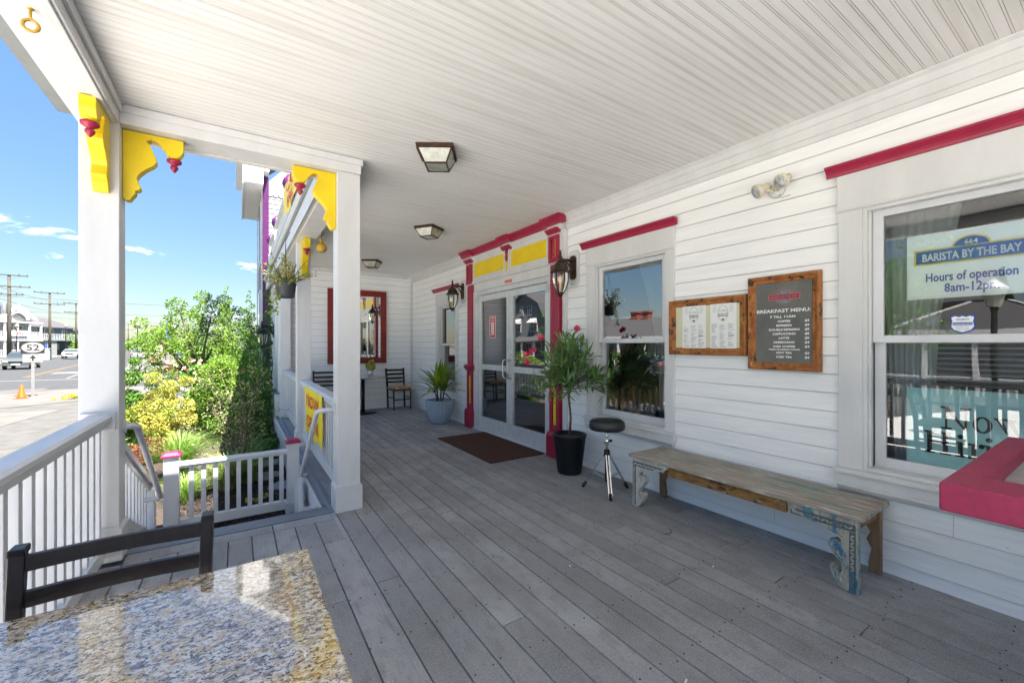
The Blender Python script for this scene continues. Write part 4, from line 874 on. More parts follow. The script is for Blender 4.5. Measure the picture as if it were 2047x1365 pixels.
# tin pineapple and hanging flower pot
t = root('pineapple_ornament', 'small golden pineapple ornament hanging under the porch ceiling', 'ornament', (.93, 6.05, 2.62), local=True); t.scale = (1.35,)*3
b = MB(); b.lathe([(.01, 0), (.04, .012), (.052, .04), (.046, .075), (.02, .095)], (0, 0, 0), 14); b.build('fruit', 'pine', t)
b = MB(); rng = random.Random(4)
for k in range(14):
    a = k*2.4; r_ = .03+.02*(k % 3)/2; b.add([(.006*math.cos(a), .006*math.sin(a), .09), (.012*math.cos(a+.5), .012*math.sin(a+.5), .1), (r_*math.cos(a), r_*math.sin(a), .15-.008*(k % 3)), (.012*math.cos(a-.5), .012*math.sin(a-.5), .1)], [(0, 1, 2, 3)])
b.build('leaf_crown', 'pine', t)
b = MB(); b.tube([(0, 0, .10), (.0, .0, .17), (.02, 0, .19), (.0, 0, .21), (-.02, 0, .225), (0, 0, .24)], .003, 5); b.build('wire', 'wire', t)

# ------------------------------------------------------------------ bench with carved bracket legs
t = root('bench', 'long weathered wooden bench with carved scroll legs under the windows', 'bench', (3.12, 1.68, 0))
b = MB(); xa, xb, ya, yb = 2.865, 3.315, .855, 2.50
for k, (x0, x1) in enumerate(((xa, xa+.17), (xa+.173, xa+.315), (xa+.318, xb))): b.box(x0, x1, ya+.004*k, yb-.003*k, .418, .446)
b.build('seat', 'benchtop', t, bevel=.004)
b = MB(); b.box(xa+.035, xa+.06, ya+.40, yb-.36, .335, .417); b.build('apron', 'benchapron', t, bevel=.003)
for q in (ya+.05, yb-.075): b = MB(); b.box(xa+.06, xb-.03, q, q+.025, .34, .417); b.build('end_rail', 'benchwood', t, bevel=.003)
LG = [(0, 0), (.045, 0), (.075, .012), (.105, .045), (.125, .085), (.13, .115), (.118, .14), (.100, .135), (.108, .115), (.098, .09), (.075, .10), (.072, .13), (.085, .17), (.12, .20), (.14, .235), (.135, .265), (.105, .28), (.085, .262), (.075, .285), (.10, .315), (.16, .335), (.24, .35), (.31, .37), (.35, .39), (.36, .417), (0, .417)]
for (y0, s_, m_) in ((ya+.03, 1, 'benchleg'), (yb-.03, -1, 'benchlegw')):
    b = MB(); b.prism([(y0+s_*u, v+.0015) for u, v in LG], 'yz', xa+.015, xa+.058)
    x = xa+.012
    for a, c in zip(LG[2:24], LG[3:25]): b.bar((x-.001, y0+s_*(a[0]-.010), a[1]), (x-.001, y0+s_*(c[0]-.010), c[1]), .010, .010)
    b.box(x+.0005, x+.003, min(y0+s_*.008, y0+s_*.038), max(y0+s_*.008, y0+s_*.038), .012, .345, 1); b.box(x+.0004, x+.003, min(y0+s_*.008, y0+s_*.335), max(y0+s_*.008, y0+s_*.335), .349, .388, 1)
    for k in range(17): b.obox((x-.001, y0+s_*.022, .02+.019*k), (.009, .017, .008), Matrix.Rotation(s_*.7*(1 if k % 2 else -1), 3, 'X'))
    for k in range(14): b.obox((x-.001, y0+s_*(.03+.022*k), .3685), (.009, .019, .009), Matrix.Rotation(.6*(1 if k % 2 else -1), 3, 'X'))
    for r0, cy, cz in ((.022, .108, .245), (.017, .085, .06)):
        P = [(x, y0+s_*(cy+(r0*(1-q/16*.8))*math.cos(q*.75)), cz+(r0*(1-q/16*.8))*math.sin(q*.75)) for q in range(16)]; b.tube(P, .0045, 6)
    b.build('leg', [m_, 'carvedark'], t)
    b = MB(); q = y0; b.prism([(q, .0015), (q+s_*.055, .0015), (q+s_*.06, .06), (q+s_*.045, .15), (q+s_*.07, .20), (q+s_*.05, .25), (q+s_*.09, .32), (q+s_*.10, .417), (q, .417)], 'yz', xb-.07, xb-.03); b.build('leg', 'benchwood', t, bevel=.004)

# ------------------------------------------------------------------ drum stool
t = root('drum_stool', 'round black padded stool on a chrome tripod before the middle window', 'stool', (2.93, 2.82, 0), local=True)
b = MB(); b.lathe([(.13, .588), (.158, .592), (.166, .605), (.168, .64), (.163, .668), (.145, .682), (.10, .689), (.04, .69)], (0, 0, 0), 36); b.build('seat', 'vinylblack', t)
b = MB(); b.lathe([(.07, .575), (.07, .588)], (0, 0, 0), 20); b.lathe([(.013, .30), (.013, .58)], (0, 0, 0), 14); b.lathe([(.021, .45), (.023, .455), (.023, .50), (.021, .505)], (0, 0, 0), 14); b.build('column', 'chrome', t)
b = MB(); b.lathe([(.019, .10), (.019, .34)], (0, 0, 0), 14); b.lathe([(.026, .335), (.03, .34), (.03, .375), (.024, .40), (.015, .405)], (0, 0, 0), 14); b.box(.02, .065, -.006, .006, .465, .49); b.build('sleeve', 'blackmetal', t)
for k, a in enumerate((R(232), R(112), R(352))):
    ca, sa = math.cos(a), math.sin(a); b = MB(); px, py = -sa*.012, ca*.012
    for s_ in (-1, 1):
        b.bar((.025*ca+s_*px, .025*sa+s_*py, .355), (.235*ca+s_*px, .235*sa+s_*py, .025), .012, .004); b.bar((.02*ca+s_*px, .02*sa+s_*py, .13), (.15*ca+s_*px*1.2, .15*sa+s_*py*1.2, .165), .010, .004)
    b.build('leg', 'chrome', t); o = t.children[-1]
    b = MB(); b.tube([(.215*ca, .215*sa, .055), (.24*ca, .24*sa, .022), (.246*ca, .246*sa, .003)], [.014, .017, .015], 10); b.build('rubber_foot', 'blackmetal', o)

# ------------------------------------------------------------------ potted plants
t = root('potted_oleander', 'oleander standard with pink blooms in a black ribbed pot beside the door', 'potted plant', (3.03, 3.47, 0), local=True)
b = MB(); b.lathe([(.125, .002), (.13, .01), (.178, .40), (.186, .405), (.186, .425), (.176, .428), (.168, .41), (.15, .385)], (0, 0, 0), 72, flute=.05, nf=36); b.build('pot', 'potblack', t)
b = MB(); b.lathe([(.168, .38), (.10, .395), (.02, .40)], (0, 0, 0), 20); b.build('soil', 'soil', t)
rng = random.Random(21); b = MB(); tr = [(0, 0, .36), (.01, -.01, .6), (-.01, 0, .82), (.0, .01, 1.0)]; b.tube(tr, [.014, .012, .011, .010], 8); lb = MB(); fb = MB()
for k in range(60):
    a = rng.uniform(0, 2*math.pi); el = rng.uniform(-.25, 1.2); ln = rng.uniform(.30, .56); z0 = rng.uniform(.86, 1.02)
    d = Vector((math.cos(a)*math.cos(el), math.sin(a)*math.cos(el), math.sin(el))); p0 = Vector((0, 0, z0)); p1 = p0+d*ln*.5+Vector((0, 0, .07)); p2 = p0+d*ln+Vector((0, 0, .08-.05*(1-el)))
    if p2.z > 1.54: p2.z = 1.54
    b.tube([p0, p1, p2], [.006, .004, .003], 5)
    for j in range(17):
        q = p1.lerp(p2, rng.uniform(-.25, 1.08)); a2 = rng.uniform(0, 6.28); e2 = rng.uniform(-.3, 1.1)
        dd = (Vector((math.cos(a2)*math.cos(e2), math.sin(a2)*math.cos(e2), math.sin(e2)))+d*.8).normalized(); l_ = rng.uniform(.11, .19); sd_ = dd.cross(Vector((rng.gauss(0, .3), rng.gauss(0, .3), 1))).normalized()*.0105; dr = Vector((0, 0, -.012))
        lb.add([q, q+dd*l_*.35+sd_, q+dd*l_*.7+sd_*.8+dr*.4, q+dd*l_+dr*1.5, q+dd*l_*.7-sd_*.8+dr*.4, q+dd*l_*.35-sd_], [(0, 1, 2, 3, 4, 5)])
b.build('stem', 'bark', t); lb.build('foliage', 'leafolive', t)
for (fx, fy, fz) in ((-.30, .12, 1.47), (.0, -.12, 1.57), (-.38, .28, 1.30), (-.36, .30, 1.20), (-.34, .20, 1.34)):
    for _ in range(9): leaves(fb, lambda r_: (fx+r_.gauss(0, .012), fy+r_.gauss(0, .012), fz+r_.gauss(0, .010)), 3, .048, rng, asp=.95)
fb.build('blossom', 'flower', t)
t = root('potted_palm', 'cane palm in a fluted blue grey pot by the far window', 'potted plant', (3.02, 6.95, 0), local=True)
b = MB(); b.lathe([(.15, .002), (.16, .01), (.215, .14), (.25, .30), (.26, .395), (.262, .41), (.245, .412), (.235, .39), (.22, .36)], (0, 0, 0), 96, flute=.075, nf=20); b.build('pot', 'potblue', t)
b = MB(); b.lathe([(.225, .35), (.10, .365), (.02, .37)], (0, 0, 0), 20); b.build('soil', 'soil', t)
rng = random.Random(8); b = MB(); c_ = MB()
for k in range(7):
    a = k*.9; cx, cy = .045*math.cos(a), .045*math.sin(a); h_ = rng.uniform(.58, .74); c_.tube([(cx, cy, .35), (cx*1.6, cy*1.6, .5), (cx*2.1, cy*2.1, h_)], [.016, .012, .009], 7)
    for j in range(9):
        a2 = rng.uniform(0, 6.28); e2 = rng.uniform(.25, 1.35); l_ = rng.uniform(.36, .62); w_ = rng.uniform(.019, .034); d = Vector((math.cos(a2), math.sin(a2), 0)); sdv = Vector((-math.sin(a2), math.cos(a2), 0)); P = []
        for i in range(7):
            s_ = i/6; r_ = l_*s_*math.cos(e2)*(1+.25*s_); z = h_-.06+l_*s_*math.sin(e2)-.22*l_*(s_**2.2)*math.cos(e2)*1.6; wd = w_*math.sin(math.pi*min(1, .12+.85*s_))**.7*(1 if s_ < .98 else .05)
            c0 = Vector((cx*2, cy*2, z))+d*r_; P.append((c0-sdv*wd+Vector((0, 0, .006)), c0, c0+sdv*wd+Vector((0, 0, .006))))
        V = [q for row in P for q in row]; b.add(V, [(3*i+c, 3*i+c+1, 3*i+c+4, 3*i+c+3) for i in range(6) for c in range(2)])
c_.build('cane', 'bark', t); b.build('foliage', 'palm', t)
b = MB()
for a2, l_ in ((4.2, .16), (5.4, .26)): P = [Vector((.02+l_*q*math.cos(a2), l_*q*math.sin(a2), .52+.12*q-.36*q*q)) for q in np.linspace(0, 1, 6)]; b.tube(P, [.004, .012, .016, .014, .008, .002], 4)
b.build('withered_leaf', 'leafred', t)

# ------------------------------------------------------------------ chairs and tables
def chair(label, loc, rz, group='dark ladder back cafe chairs', h=.87, seat='seat'):
    t = root('cafe_chair', label, 'chair', loc, group, local=True); t.rotation_euler = (0, 0, rz)    # sitter looks along -y; back at +y
    for s_ in (-1, 1):
        b = MB(); P = [(s_*.19, .15, 0), (s_*.19, .175, .24), (s_*.19, .185, .44), (s_*.195, .205, .60), (s_*.20, .255, h-.01)]
        for p, q in zip(P, P[1:]): b.bar(p, q, .03, .042)
        b.box(s_*.20-.0155, s_*.20+.0155, .232, .282, h-.02, h); b.build('back_post', 'blackwood', t, bevel=.004)
        b = MB(); b.tube([(s_*.185, -.20, 0), (s_*.19, -.19, .43)], [.013, .018], 8); b.build('leg', 'blackwood', t)
    for z, hh in ((h-.043, .040), (h-.132, .040), (h-.222, .038), (h-.302, .034)):
        q = (z-.44)/(h-.44); y = .19+.062*q; b = MB(); n = 8; V = []
        for i in range(n+1):
            x = -.185+.37*i/n; yy = y+.018*math.sin(math.pi*i/n)
            for (dy, dz) in ((-.009, 0), (.009, 0), (.009+.006, hh), (-.009+.006, hh)): V.append((x, yy+dy, z+dz-hh/2))
        b.add(V, [(4*i+k, 4*i+(k+1) % 4, 4*i+4+(k+1) % 4, 4*i+4+k) for i in range(n) for k in range(4)]); b.build('slat', 'blackwood', t, bevel=.002)
    b = MB(); b.box(-.185, .185, -.19, .185, .405, .435); b.box(-.175, .175, -.165, -.15, .20, .225); b.box(-.18, -.165, -.17, .16, .24, .262); b.box(.165, .18, -.17, .16, .24, .262); b.build('seat_frame', 'blackwood', t, bevel=.003)
    b = MB(); b.prism([(-.20, -.215), (.20, -.215), (.215, .0), (.20, .175), (-.20, .175), (-.215, .0)], 'xy', .436, .480); b.build('seat', seat, t, bevel=.014)
    return t
ch = chair('dark ladder back chair tucked under the near granite table', (-.28, 1.365, 0), 0)
dup(ch, (2.93, 8.95, 0), R(3), 'dark chair with patterned seat standing in the far corner right of the mirror'); dup(ch, (1.42, 8.87, 0), R(-8), 'dark chair mostly hidden behind the porch posts left of the far table')
t = root('granite_table', 'speckled granite table top filling the lower left corner', 'table', (-.34, 1.08, 0))
b = MB(); b.box(-.87, .186, .68, 1.474, .717, .75); b.build('tabletop', 'granite', t, bevel=.005)
b = MB(); b.lathe([(.26, .001), (.25, .015), (.05, .03)], (-.34, 1.05, 0), 28); b.lathe([(.038, .03), (.038, .70)], (-.34, 1.05, 0), 16); b.box(-.60, -.08, 1.02, 1.08, .69, .716); b.build('pedestal', 'blackmetal', t)
t = root('cafe_table', 'small stone topped pedestal table beneath the red framed mirror', 'table', (2.12, 8.75, 0))
b = MB(); b.box(1.72, 2.50, 8.42, 9.12, .71, .745); b.build('tabletop', 'granite', t, bevel=.01)
b = MB(); b.lathe([(.27, .001), (.26, .012), (.06, .026)], (2.13, 8.78, 0), 28); b.lathe([(.036, .026), (.036, .69)], (2.13, 8.78, 0), 16); b.box(1.9, 2.36, 8.75, 8.81, .68, .709); b.build('pedestal', 'blackmetal', t)
t = root('table_plant', 'yellow green leafy plant standing on the far table before the mirror', 'plant', (2.33, 8.98, .745), local=True)
b = MB(); b.lathe([(.05, 0), (.07, .10), (.06, .10)], (0, 0, 0), 16); b.build('pot', 'white', t); rng = random.Random(9); b = MB()
leaves(b, clump_pts([(0, 0, .18, .10), (.03, 0, .25, .07)]), 120, .10, rng, asp=.35, up=1, outward=(0, 0, .05)); b.build('foliage', 'leafyellow', t)
# magenta framed counter at the right edge
t = root('counter_table', 'magenta framed wooden counter with a grey recessed top at the right edge', 'table', (2.3, .1, 0))
X0, X1, Y0, Y1, zt = 1.828, 3.0, -.55, .358, .972; b = MB()
b.box(X0, X0+.185, Y0, Y1, zt-.088, zt); b.box(X0+.186, X1, Y1-.082, Y1, zt-.087, zt-.001); b.box(X1-.12, X1, Y0, Y1-.083, zt-.087, zt-.001); b.box(X0+.186, X1-.121, Y0, Y0+.08, zt-.087, zt-.001); b.build('frame', 'pink', t, bevel=.006)
b = MB(); b.box(X0+.186, X1-.121, Y0+.081, Y1-.083, zt-.07, zt-.045); b.build('top_panel', mat('grey_laminate', (.38, .38, .37), .6, (.30, .30, .29), 30, .3, 90), t)
for x, y in ((X0+.42, Y0+.12), (X1-.12, Y0+.12)): b = MB(); b.box(x-.035, x+.035, y-.035, y+.035, .001, zt-.088); b.build('leg', 'pink', t, bevel=.003)
# inside the windows
t = root('wicker_hamper', 'tall brown wicker basket inside the middle window', 'basket', (W+.37, 3.38, .0))
b = MB(); b.prism([(3.25, .642), (3.50, .642), (3.57, 1.08), (3.20, 1.08)], 'yz', W+.28, W+.46); b.build('weave', 'wicker', t, bevel=.01)
b = MB(); b.box(W+.265, W+.475, 3.18, 3.59, 1.08, 1.11); b.build('rim', 'wicker', t, bevel=.01)
b = MB(); b.box(W+.24, W+.50, 3.2, 3.55, -.03, .641); b.build('stand', 'blackwood', t)
for k, (dy, dz) in enumerate(((0, 0), (.10, .0), (.20, .01), (.28, .0))):
    y = 2.96+dy; x = W+.185; t = root('tea_candle', ('rightmost', 'second from the right', 'third from the right', 'leftmost')[k]+' of four yellow candles on the middle window ledge', 'candle', (x, y, .62), 'yellow candles on the window ledge')  # candle-shaped stubs added in place of yellow reflections on the pane
    b = MB(); b.lathe([(.022, .622), (.022, .735+dz)], (x, y, 0), 14); b.build('wax', 'printyellow', t); b = MB(); b.tube([(x, y, .735+dz), (x, y, .75+dz)], .0015, 4); b.build('wick', 'print', t)
b = MB(); b.box(W+.125, W+.235, 2.44, 3.39, .585, .62); b.build('inner_ledge', 'white', B, bevel=.003)

# ================================================================== THE STREET
def car(label, loc, heading, paint, kind='sedan', group='cars parked along the street'):
    t = root('parked_car', label, 'car', loc, group, local=True); t.rotation_euler = (0, 0, heading)       # nose towards local +x
    if kind == 'suv': L_, H_, prof = 2.35, 1.62, [(-2.3, .35), (-2.33, .85), (-2.22, 1.0), (-2.0, 1.55), (-1.75, 1.62), (.25, 1.62), (.50, 1.56), (1.10, 1.06), (2.10, .95), (2.32, .75), (2.35, .35)]
    else: L_, H_, prof = 2.3, 1.42, [(-2.25, .33), (-2.3, .75), (-2.2, .95), (-1.65, 1.02), (-1.05, 1.36), (-.6, 1.42), (.15, 1.42), (.45, 1.36), (1.05, .98), (2.05, .82), (2.28, .62), (2.3, .33)]
    def half(x, z): return .90-(max(0, z-.95)*.42)-(.10 if abs(x) > 2.1 else 0)
    n = len(prof); V = [(x, -half(x, z), z) for x, z in prof]+[(x, half(x, z), z) for x, z in prof]; b = MB()
    b.add(V, [tuple(range(n))[::-1], tuple(range(n, 2*n))]+[(i, (i+1) % n, n+(i+1) % n, n+i) for i in range(n)]); b.build('body', paint, t, bevel=.03)
    sd = [(-1.85, 1.06), (-1.68, 1.50), (.2, 1.52), (.42, 1.48), (.95, 1.06)] if kind == 'suv' else [(-1.45, 1.0), (-.95, 1.31), (.1, 1.34), (.38, 1.30), (.88, .98)]
    for s_ in (-1, 1):
        b = MB(); m_ = len(sd); V = [(x, s_*(half(x, z)+.006), z) for x, z in sd]; b.add(V, [tuple(range(m_))]); b.build('side_window', 'darkwin', t)
    a, c = (prof[6], prof[7]) if kind == 'suv' else (prof[7], prof[8])
    def glassq(a, c, dx, nm):
        b = MB(); q0, q1 = .1, .93; P = [(a[0]+(c[0]-a[0])*q+dx, a[1]+(c[1]-a[1])*q+.008) for q in (q0, q1)]
        b.add([(P[0][0], -half(*P[0])+.05, P[0][1]), (P[0][0], half(*P[0])-.05, P[0][1]), (P[1][0], half(*P[1])-.03, P[1][1]), (P[1][0], -half(*P[1])+.03, P[1][1])], [(0, 1, 2, 3)]); b.build(nm, 'darkwin', t)
    glassq(a, c, .012, 'windscreen')
    a, c = (prof[3], prof[2]) if kind == 'suv' else (prof[4], prof[3]); glassq(a, c, -.012, 'rear_window')
    for x in (-1.42, 1.42):
        for s_ in (-1, 1):
            ax = Matrix.Rotation(R(90), 3, 'X'); b = MB(); b.lathe([(.24, -.11), (.33, -.10), (.335, .10), (.24, .11)], (x, s_*.80, .335), 20, axis=ax); o = b.build('wheel', 'tyre', t)
            b = MB(); b.lathe([(.05, -.118), (.20, -.114), (.225, -.10), (.225, .10), (.20, .114), (.05, .118)], (x, s_*.80, .335), 14, axis=ax); b.build('rim', 'silver', o)
    for s_ in (-1, 1):
        b = MB(); b.box(L_-.06, L_+.01, s_*.62-.16, s_*.62+.16, .66, .80); b.build('headlight', 'lampglass', t, bevel=.02)
        b = MB(); b.box(-L_-.005, -L_+.08, s_*.66-.13, s_*.66+.13, .72, .95); b.build('tail_light', 'red', t, bevel=.02)
    b = MB(); b.box(L_-.05, L_+.012, -.42, .42, .60, .76); b.build('grille', 'blackmetal', t, bevel=.01)
    b = MB(); b.box(L_-.01, L_+.02, -.26, .26, .42, .54); b.build('number_plate', 'paper', t)
    return t
HD = math.atan2(1, -.113)
car('silver grey off-roader driving towards the camera in the far lane', (-17.0, 58.2, G+.01), HD+math.pi, 'paintsilver', 'suv')
car('white saloon parked across the street beyond the route sign', (-21.9, 93, G+.13), HD+math.pi, 'paintwhite')
car('white car at the near kerb behind the tall post', (-12.9, 86, G+.01), HD, 'paintwhite')
car('dark teal off-roader parked farther along the near kerb', (-14.6, 100, G+.01), HD, 'paintgrey', 'suv')
car('dark car parked across the street seen only in the window reflection', (-19.5, 21.5, G+.01), HD, 'paintdark')
t = root('box_truck', 'white box lorry far away at the near kerb', 'lorry', (-18.6, 138, G), local=True); t.rotation_euler = (0, 0, HD)
b = MB(); b.box(-4.5, 1.4, -1.2, 1.2, .8, 3.6); b.build('cargo_box', 'paintwhite', t, bevel=.04); b = MB(); b.prism([(1.45, .6), (3.2, .6), (3.2, 1.6), (2.9, 2.5), (1.45, 2.6)], 'xz', -1.05, 1.05); b.build('cab', 'paintwhite', t, bevel=.05)
for x in (-3.2, 2.3):
    for s_ in (-1, 1): b = MB(); b.lathe([(.3, -.14), (.46, -.12), (.46, .12), (.3, .14)], (x, s_*1.0, .46), 16, axis=Matrix.Rotation(R(90), 3, 'X')); b.build('wheel', 'tyre', t)

# cone and route sign
t = root('traffic_cone', 'orange traffic cone at the foot of the route sign', 'cone', (-7.59, 25.9, G+.03), local=True)
b = MB(); b.lathe([(.15, .03), (.135, .06), (.035, .56), (.03, .57)], (0, 0, 0), 24); b.build('cone', 'orange', t); b = MB(); b.box(-.19, .19, -.19, .19, 0, .03); b.build('base', 'orange', t, bevel=.008)
t = root('route_sign', 'black and white route 52 sign above an arrow plate on a steel post', 'road sign', (-7.46, 26.6, G), local=True); t.rotation_euler = (0, 0, R(14))
b = MB(); b.box(-.035, .035, -.02, .02, 0, 2.45); b.box(-.05, -.035, -.022, -.004, 0, 2.45); b.box(.035, .05, -.022, -.004, 0, 2.45); b.build('post', 'silver', t)
b = MB(); b.box(-.345, .345, -.034, -.026, 1.89, 2.42); o = b.build('shield_plate', 'print', t)
b = MB(); b.prism([(.325*math.cos(a), 2.155+.225*math.sin(a)) for a in np.linspace(0, 2*math.pi, 41)[:-1]], 'xz', -.037, -.034); b.text('52', (0, -.039, 2.03), (1, 0, 0), UP, .36, m=1, bold=.004, xs=1.1); b.build('emblem', ['signwhite', 'print'], o)
b = MB(); b.box(-.29, .29, -.034, -.026, 1.52, 1.87); o = b.build('arrow_plate', 'signwhite', t)
b = MB(); b.prism([(-.025, 1.58), (.025, 1.58), (.025, 1.70), (.09, 1.68), (.09, 1.70), (0, 1.83), (-.09, 1.70), (-.09, 1.68), (-.025, 1.70)], 'xz', -.037, -.034); b.build('arrow', 'print', o)

# utility poles with cross arms and the wires between them
def pole(label, x, y, h, r=.16, arms=((.1, 2.4), (1.6, 2.4)), brace=True, xf=False):
    t = root('utility_pole', label, 'utility pole', (x, y, G), 'utility poles along the street', local=True); t.rotation_euler = (0, 0, R(12))
    b = MB(); b.tube([(0, 0, 0), (.02, 0, h*.5), (0, 0, h)], [r, r*.85, r*.62], 10); b.build('pole', 'polewood', t)
    for d, wd in arms:
        z = h-d; b = MB(); b.box(-wd/2, wd/2, -.18, -.08, z-.06, z+.06)
        if brace: b.bar((-wd*.3, -.13, z-.06), (0, -.13, z-.55), .03, .02); b.bar((wd*.3, -.13, z-.06), (0, -.13, z-.55), .03, .02)
        o = b.build('cross_arm', 'polewood', t)
        for k in (-.46, -.25, .25, .46): b = MB(); b.lathe([(.03, z+.06), (.05, z+.10), (.03, z+.14), (.045, z+.18), (.02, z+.21)], (wd*k, -.13, 0), 8); b.build('insulator', 'iron', o)
    if xf: b = MB(); b.lathe([(.22, h*.55), (.24, h*.56), (.24, h*.66), (.2, h*.67)], (-.4, 0, 0), 12); b.build('transformer', 'silver', t)
    return t
pole('nearest utility pole with three cross arms at the left edge', -23.87, 77.9, 11.0, .22, ((.1, 3.2), (1.5, 3.6), (2.5, 2.4)), xf=True)
pole('utility pole with two wide cross arms right of the blue grey house', -23.4, 89.5, 10.0, .18, ((.1, 3.2), (1.75, 3.2)))
pole('utility pole beside the white post with two cross arms', -26.0, 112.8, 10.2, .18, ((.1, 3.4), (1.8, 3.2)))
pole('faraway utility pole just right of the tall post', -33.0, 201, 9.7, .2, ((.2, 4), (2.2, 3)), False)
pole('faraway thin utility pole above the distant traffic', -30.3, 215, 10.5, .2, ((.2, 3),), False)
pole('faraway utility pole rising behind the small street trees', -22.5, 170, 8.2, .18, ((.2, 2.6),), False)
for lab, a, c, sag in (('upper overhead cable across the street', (-45, 60, 8.1), (14, 62, 6.2), 1.2), ('second overhead cable below the upper one', (-45, 62, 5.6), (14, 70, 5.7), .8), ('third overhead cable nearly level with the roofs', (-48, 70, 6.8), (10, 90, 4.9), 1.0), ('overhead cable along the row of poles', (-23.6, 60, 9.4), (-26, 113, 9.1), 1.0), ('lower overhead cable along the row of poles', (-22.6, 60, 7.6), (-25.3, 113, 7.3), 1.0)):
    b = MB(); b.tube([(a[0]+(c[0]-a[0])*q, a[1]+(c[1]-a[1])*q, a[2]+(c[2]-a[2])*q-sag*4*q*(1-q)) for q in np.linspace(0, 1, 14)], .022, 4); tag(b.build('overhead_cable', 'wire'), lab, 'cable')
b = MB(); b.box(-23.95, -23.1, 88.0, 88.6, G, 1.1-.4); b.box(-24.0, -23.05, 87.95, 88.65, .7, .78); tag(b.build('utility_cabinet', 'teal', off=(-23.5, 88.3, G), bevel=.03), 'pale teal cabinet at the foot of the second utility pole', 'cabinet')
def lamp(label, x, y, h, g=G):
    t = root('street_lamp', label, 'street lamp', (x, y, g), 'black street lamps', local=True)
    b = MB(); b.lathe([(.20, 0), (.20, .10), (.12, .16), (.10, .5), (.055, .6), (.045, h-.7), (.07, h-.68), (.05, h-.62)], (0, 0, 0), 12); b.build('post', 'blackmetal', t)
    b = MB(); b.lathe([(.10, h-.62), (.19, h-.25), (.16, h-.22)], (0, 0, 0), 8, flat=True); b.build('globe', 'lampglass', t); b = MB(); b.lathe([(.23, h-.24), (.20, h-.17), (.10, h-.08), (.03, h)], (0, 0, 0), 12); b.build('hood', 'alu', t)
lamp('black street lamp on the near pavement beyond the yellow bush', -11.6, 76.5, 5.2); lamp('black street lamp before the white balconied house', -24.9, 83.5, 5.0); lamp('black street lamp beside the low grey building', -23.9, 98.5, 5.6)
lamp('street lamp standing opposite the wide window and mirrored in it', -7.5, 1.9, 3.75); lamp('small distant street lamp on the brick pavement', -14.2, 104, 5.0)
# no-entry sign, blue pennant, orange works signs, bins, bench, planters
t = root('leaning_sign', 'small red and white sign on a leaning white post by the planter', 'road sign', (-4.40, 38.1, G+.12), local=True); t.rotation_euler = (0, R(-5), 0)
b = MB(); b.box(-.03, .03, -.02, .02, 0, 1.95); b.build('post', 'paintwhite', t); b = MB(); b.box(-.12, .12, -.04, -.03, 1.5, 2.1); o = b.build('plate', 'paper', t); b = MB(); b.lathe([(.10, 0), (.10, .01)], (0, -.04, 1.93), 20, axis=Matrix.Rotation(R(90), 3, 'X')); b.box(-.11, .11, -.05, -.041, 1.52, 1.68); b.build('red_disc', 'red', o)
t = root('lamp_post_pennant', 'blue vertical pennant on a pole above the planted beds', 'banner', (-8.3, 74, G), local=True); b = MB(); b.tube([(0, 0, 0), (0, 0, 4.6)], .05, 8); b.build('post', 'blackmetal', t); b = MB(); b.box(.06, .52, -.01, .01, 3.2, 4.4); b.build('pennant', 'blue', t)
for i, (x, y, s_) in enumerate(((-15.2, 113, 1.0), (-14.3, 108, 1.1), (-15.4, 124, .9))):
    t = root('works_sign', ('leftmost of three', 'middle of three', 'rightmost of three')[i]+' orange works signs far down the pavement', 'road sign', (x+i*.3, y, G+.1), 'orange works signs', local=True); b = MB(); b.obox((0, 0, 1.5), (s_, .03, s_), Matrix.Rotation(R(45), 3, 'Y')); b.build('panel', 'orange', t); b = MB(); b.box(-.03, .03, .02, .05, 0, 1.6); b.build('post', 'silver', t)
t = root('litter_bin', 'white litter bin standing in the planted bed', 'bin', (-4.35, 47.5, G+.35), local=True); b = MB(); b.box(-.28, .28, -.28, .28, 0, 1.0); b.build('body', 'paintwhite', t, bevel=.02); b = MB(); b.box(-.31, .31, -.31, .31, 1.0, 1.12); b.build('lid', 'blue', t, bevel=.02)
t = root('street_bench', 'reddish street bench on the brick pavement by the planter', 'bench', (-6.9, 55, G+.12), local=True); t.rotation_euler = (0, 0, R(80))
b = MB(); b.box(-.8, .8, -.22, .22, .42, .46); b.build('seat', 'redbrick', t); b = MB(); b.obox((0, .27, .70), (1.6, .04, .42), Matrix.Rotation(R(-12), 3, 'X')); b.build('backrest', 'redbrick', t)
for s_ in (-1, 1): b = MB(); b.box(s_*.7-.03, s_*.7+.03, -.2, .22, 0, .42); b.build('leg', 'blackmetal', t)
b = MB(); b.box(-5.4, 1.5, 41.8, 42.1, G, G+.32); b.box(-5.4, -5.1, 42.1, 60, G, G+.32); b.box(-5.1, 1.5, 42.1, 60, G, G+.24, 1); tag(b.build('planter_kerb', ['redbrick', 'mulch'], off=(-3, 42, G)), 'low brick kerb around the planted bed by the pavement', 'planter')

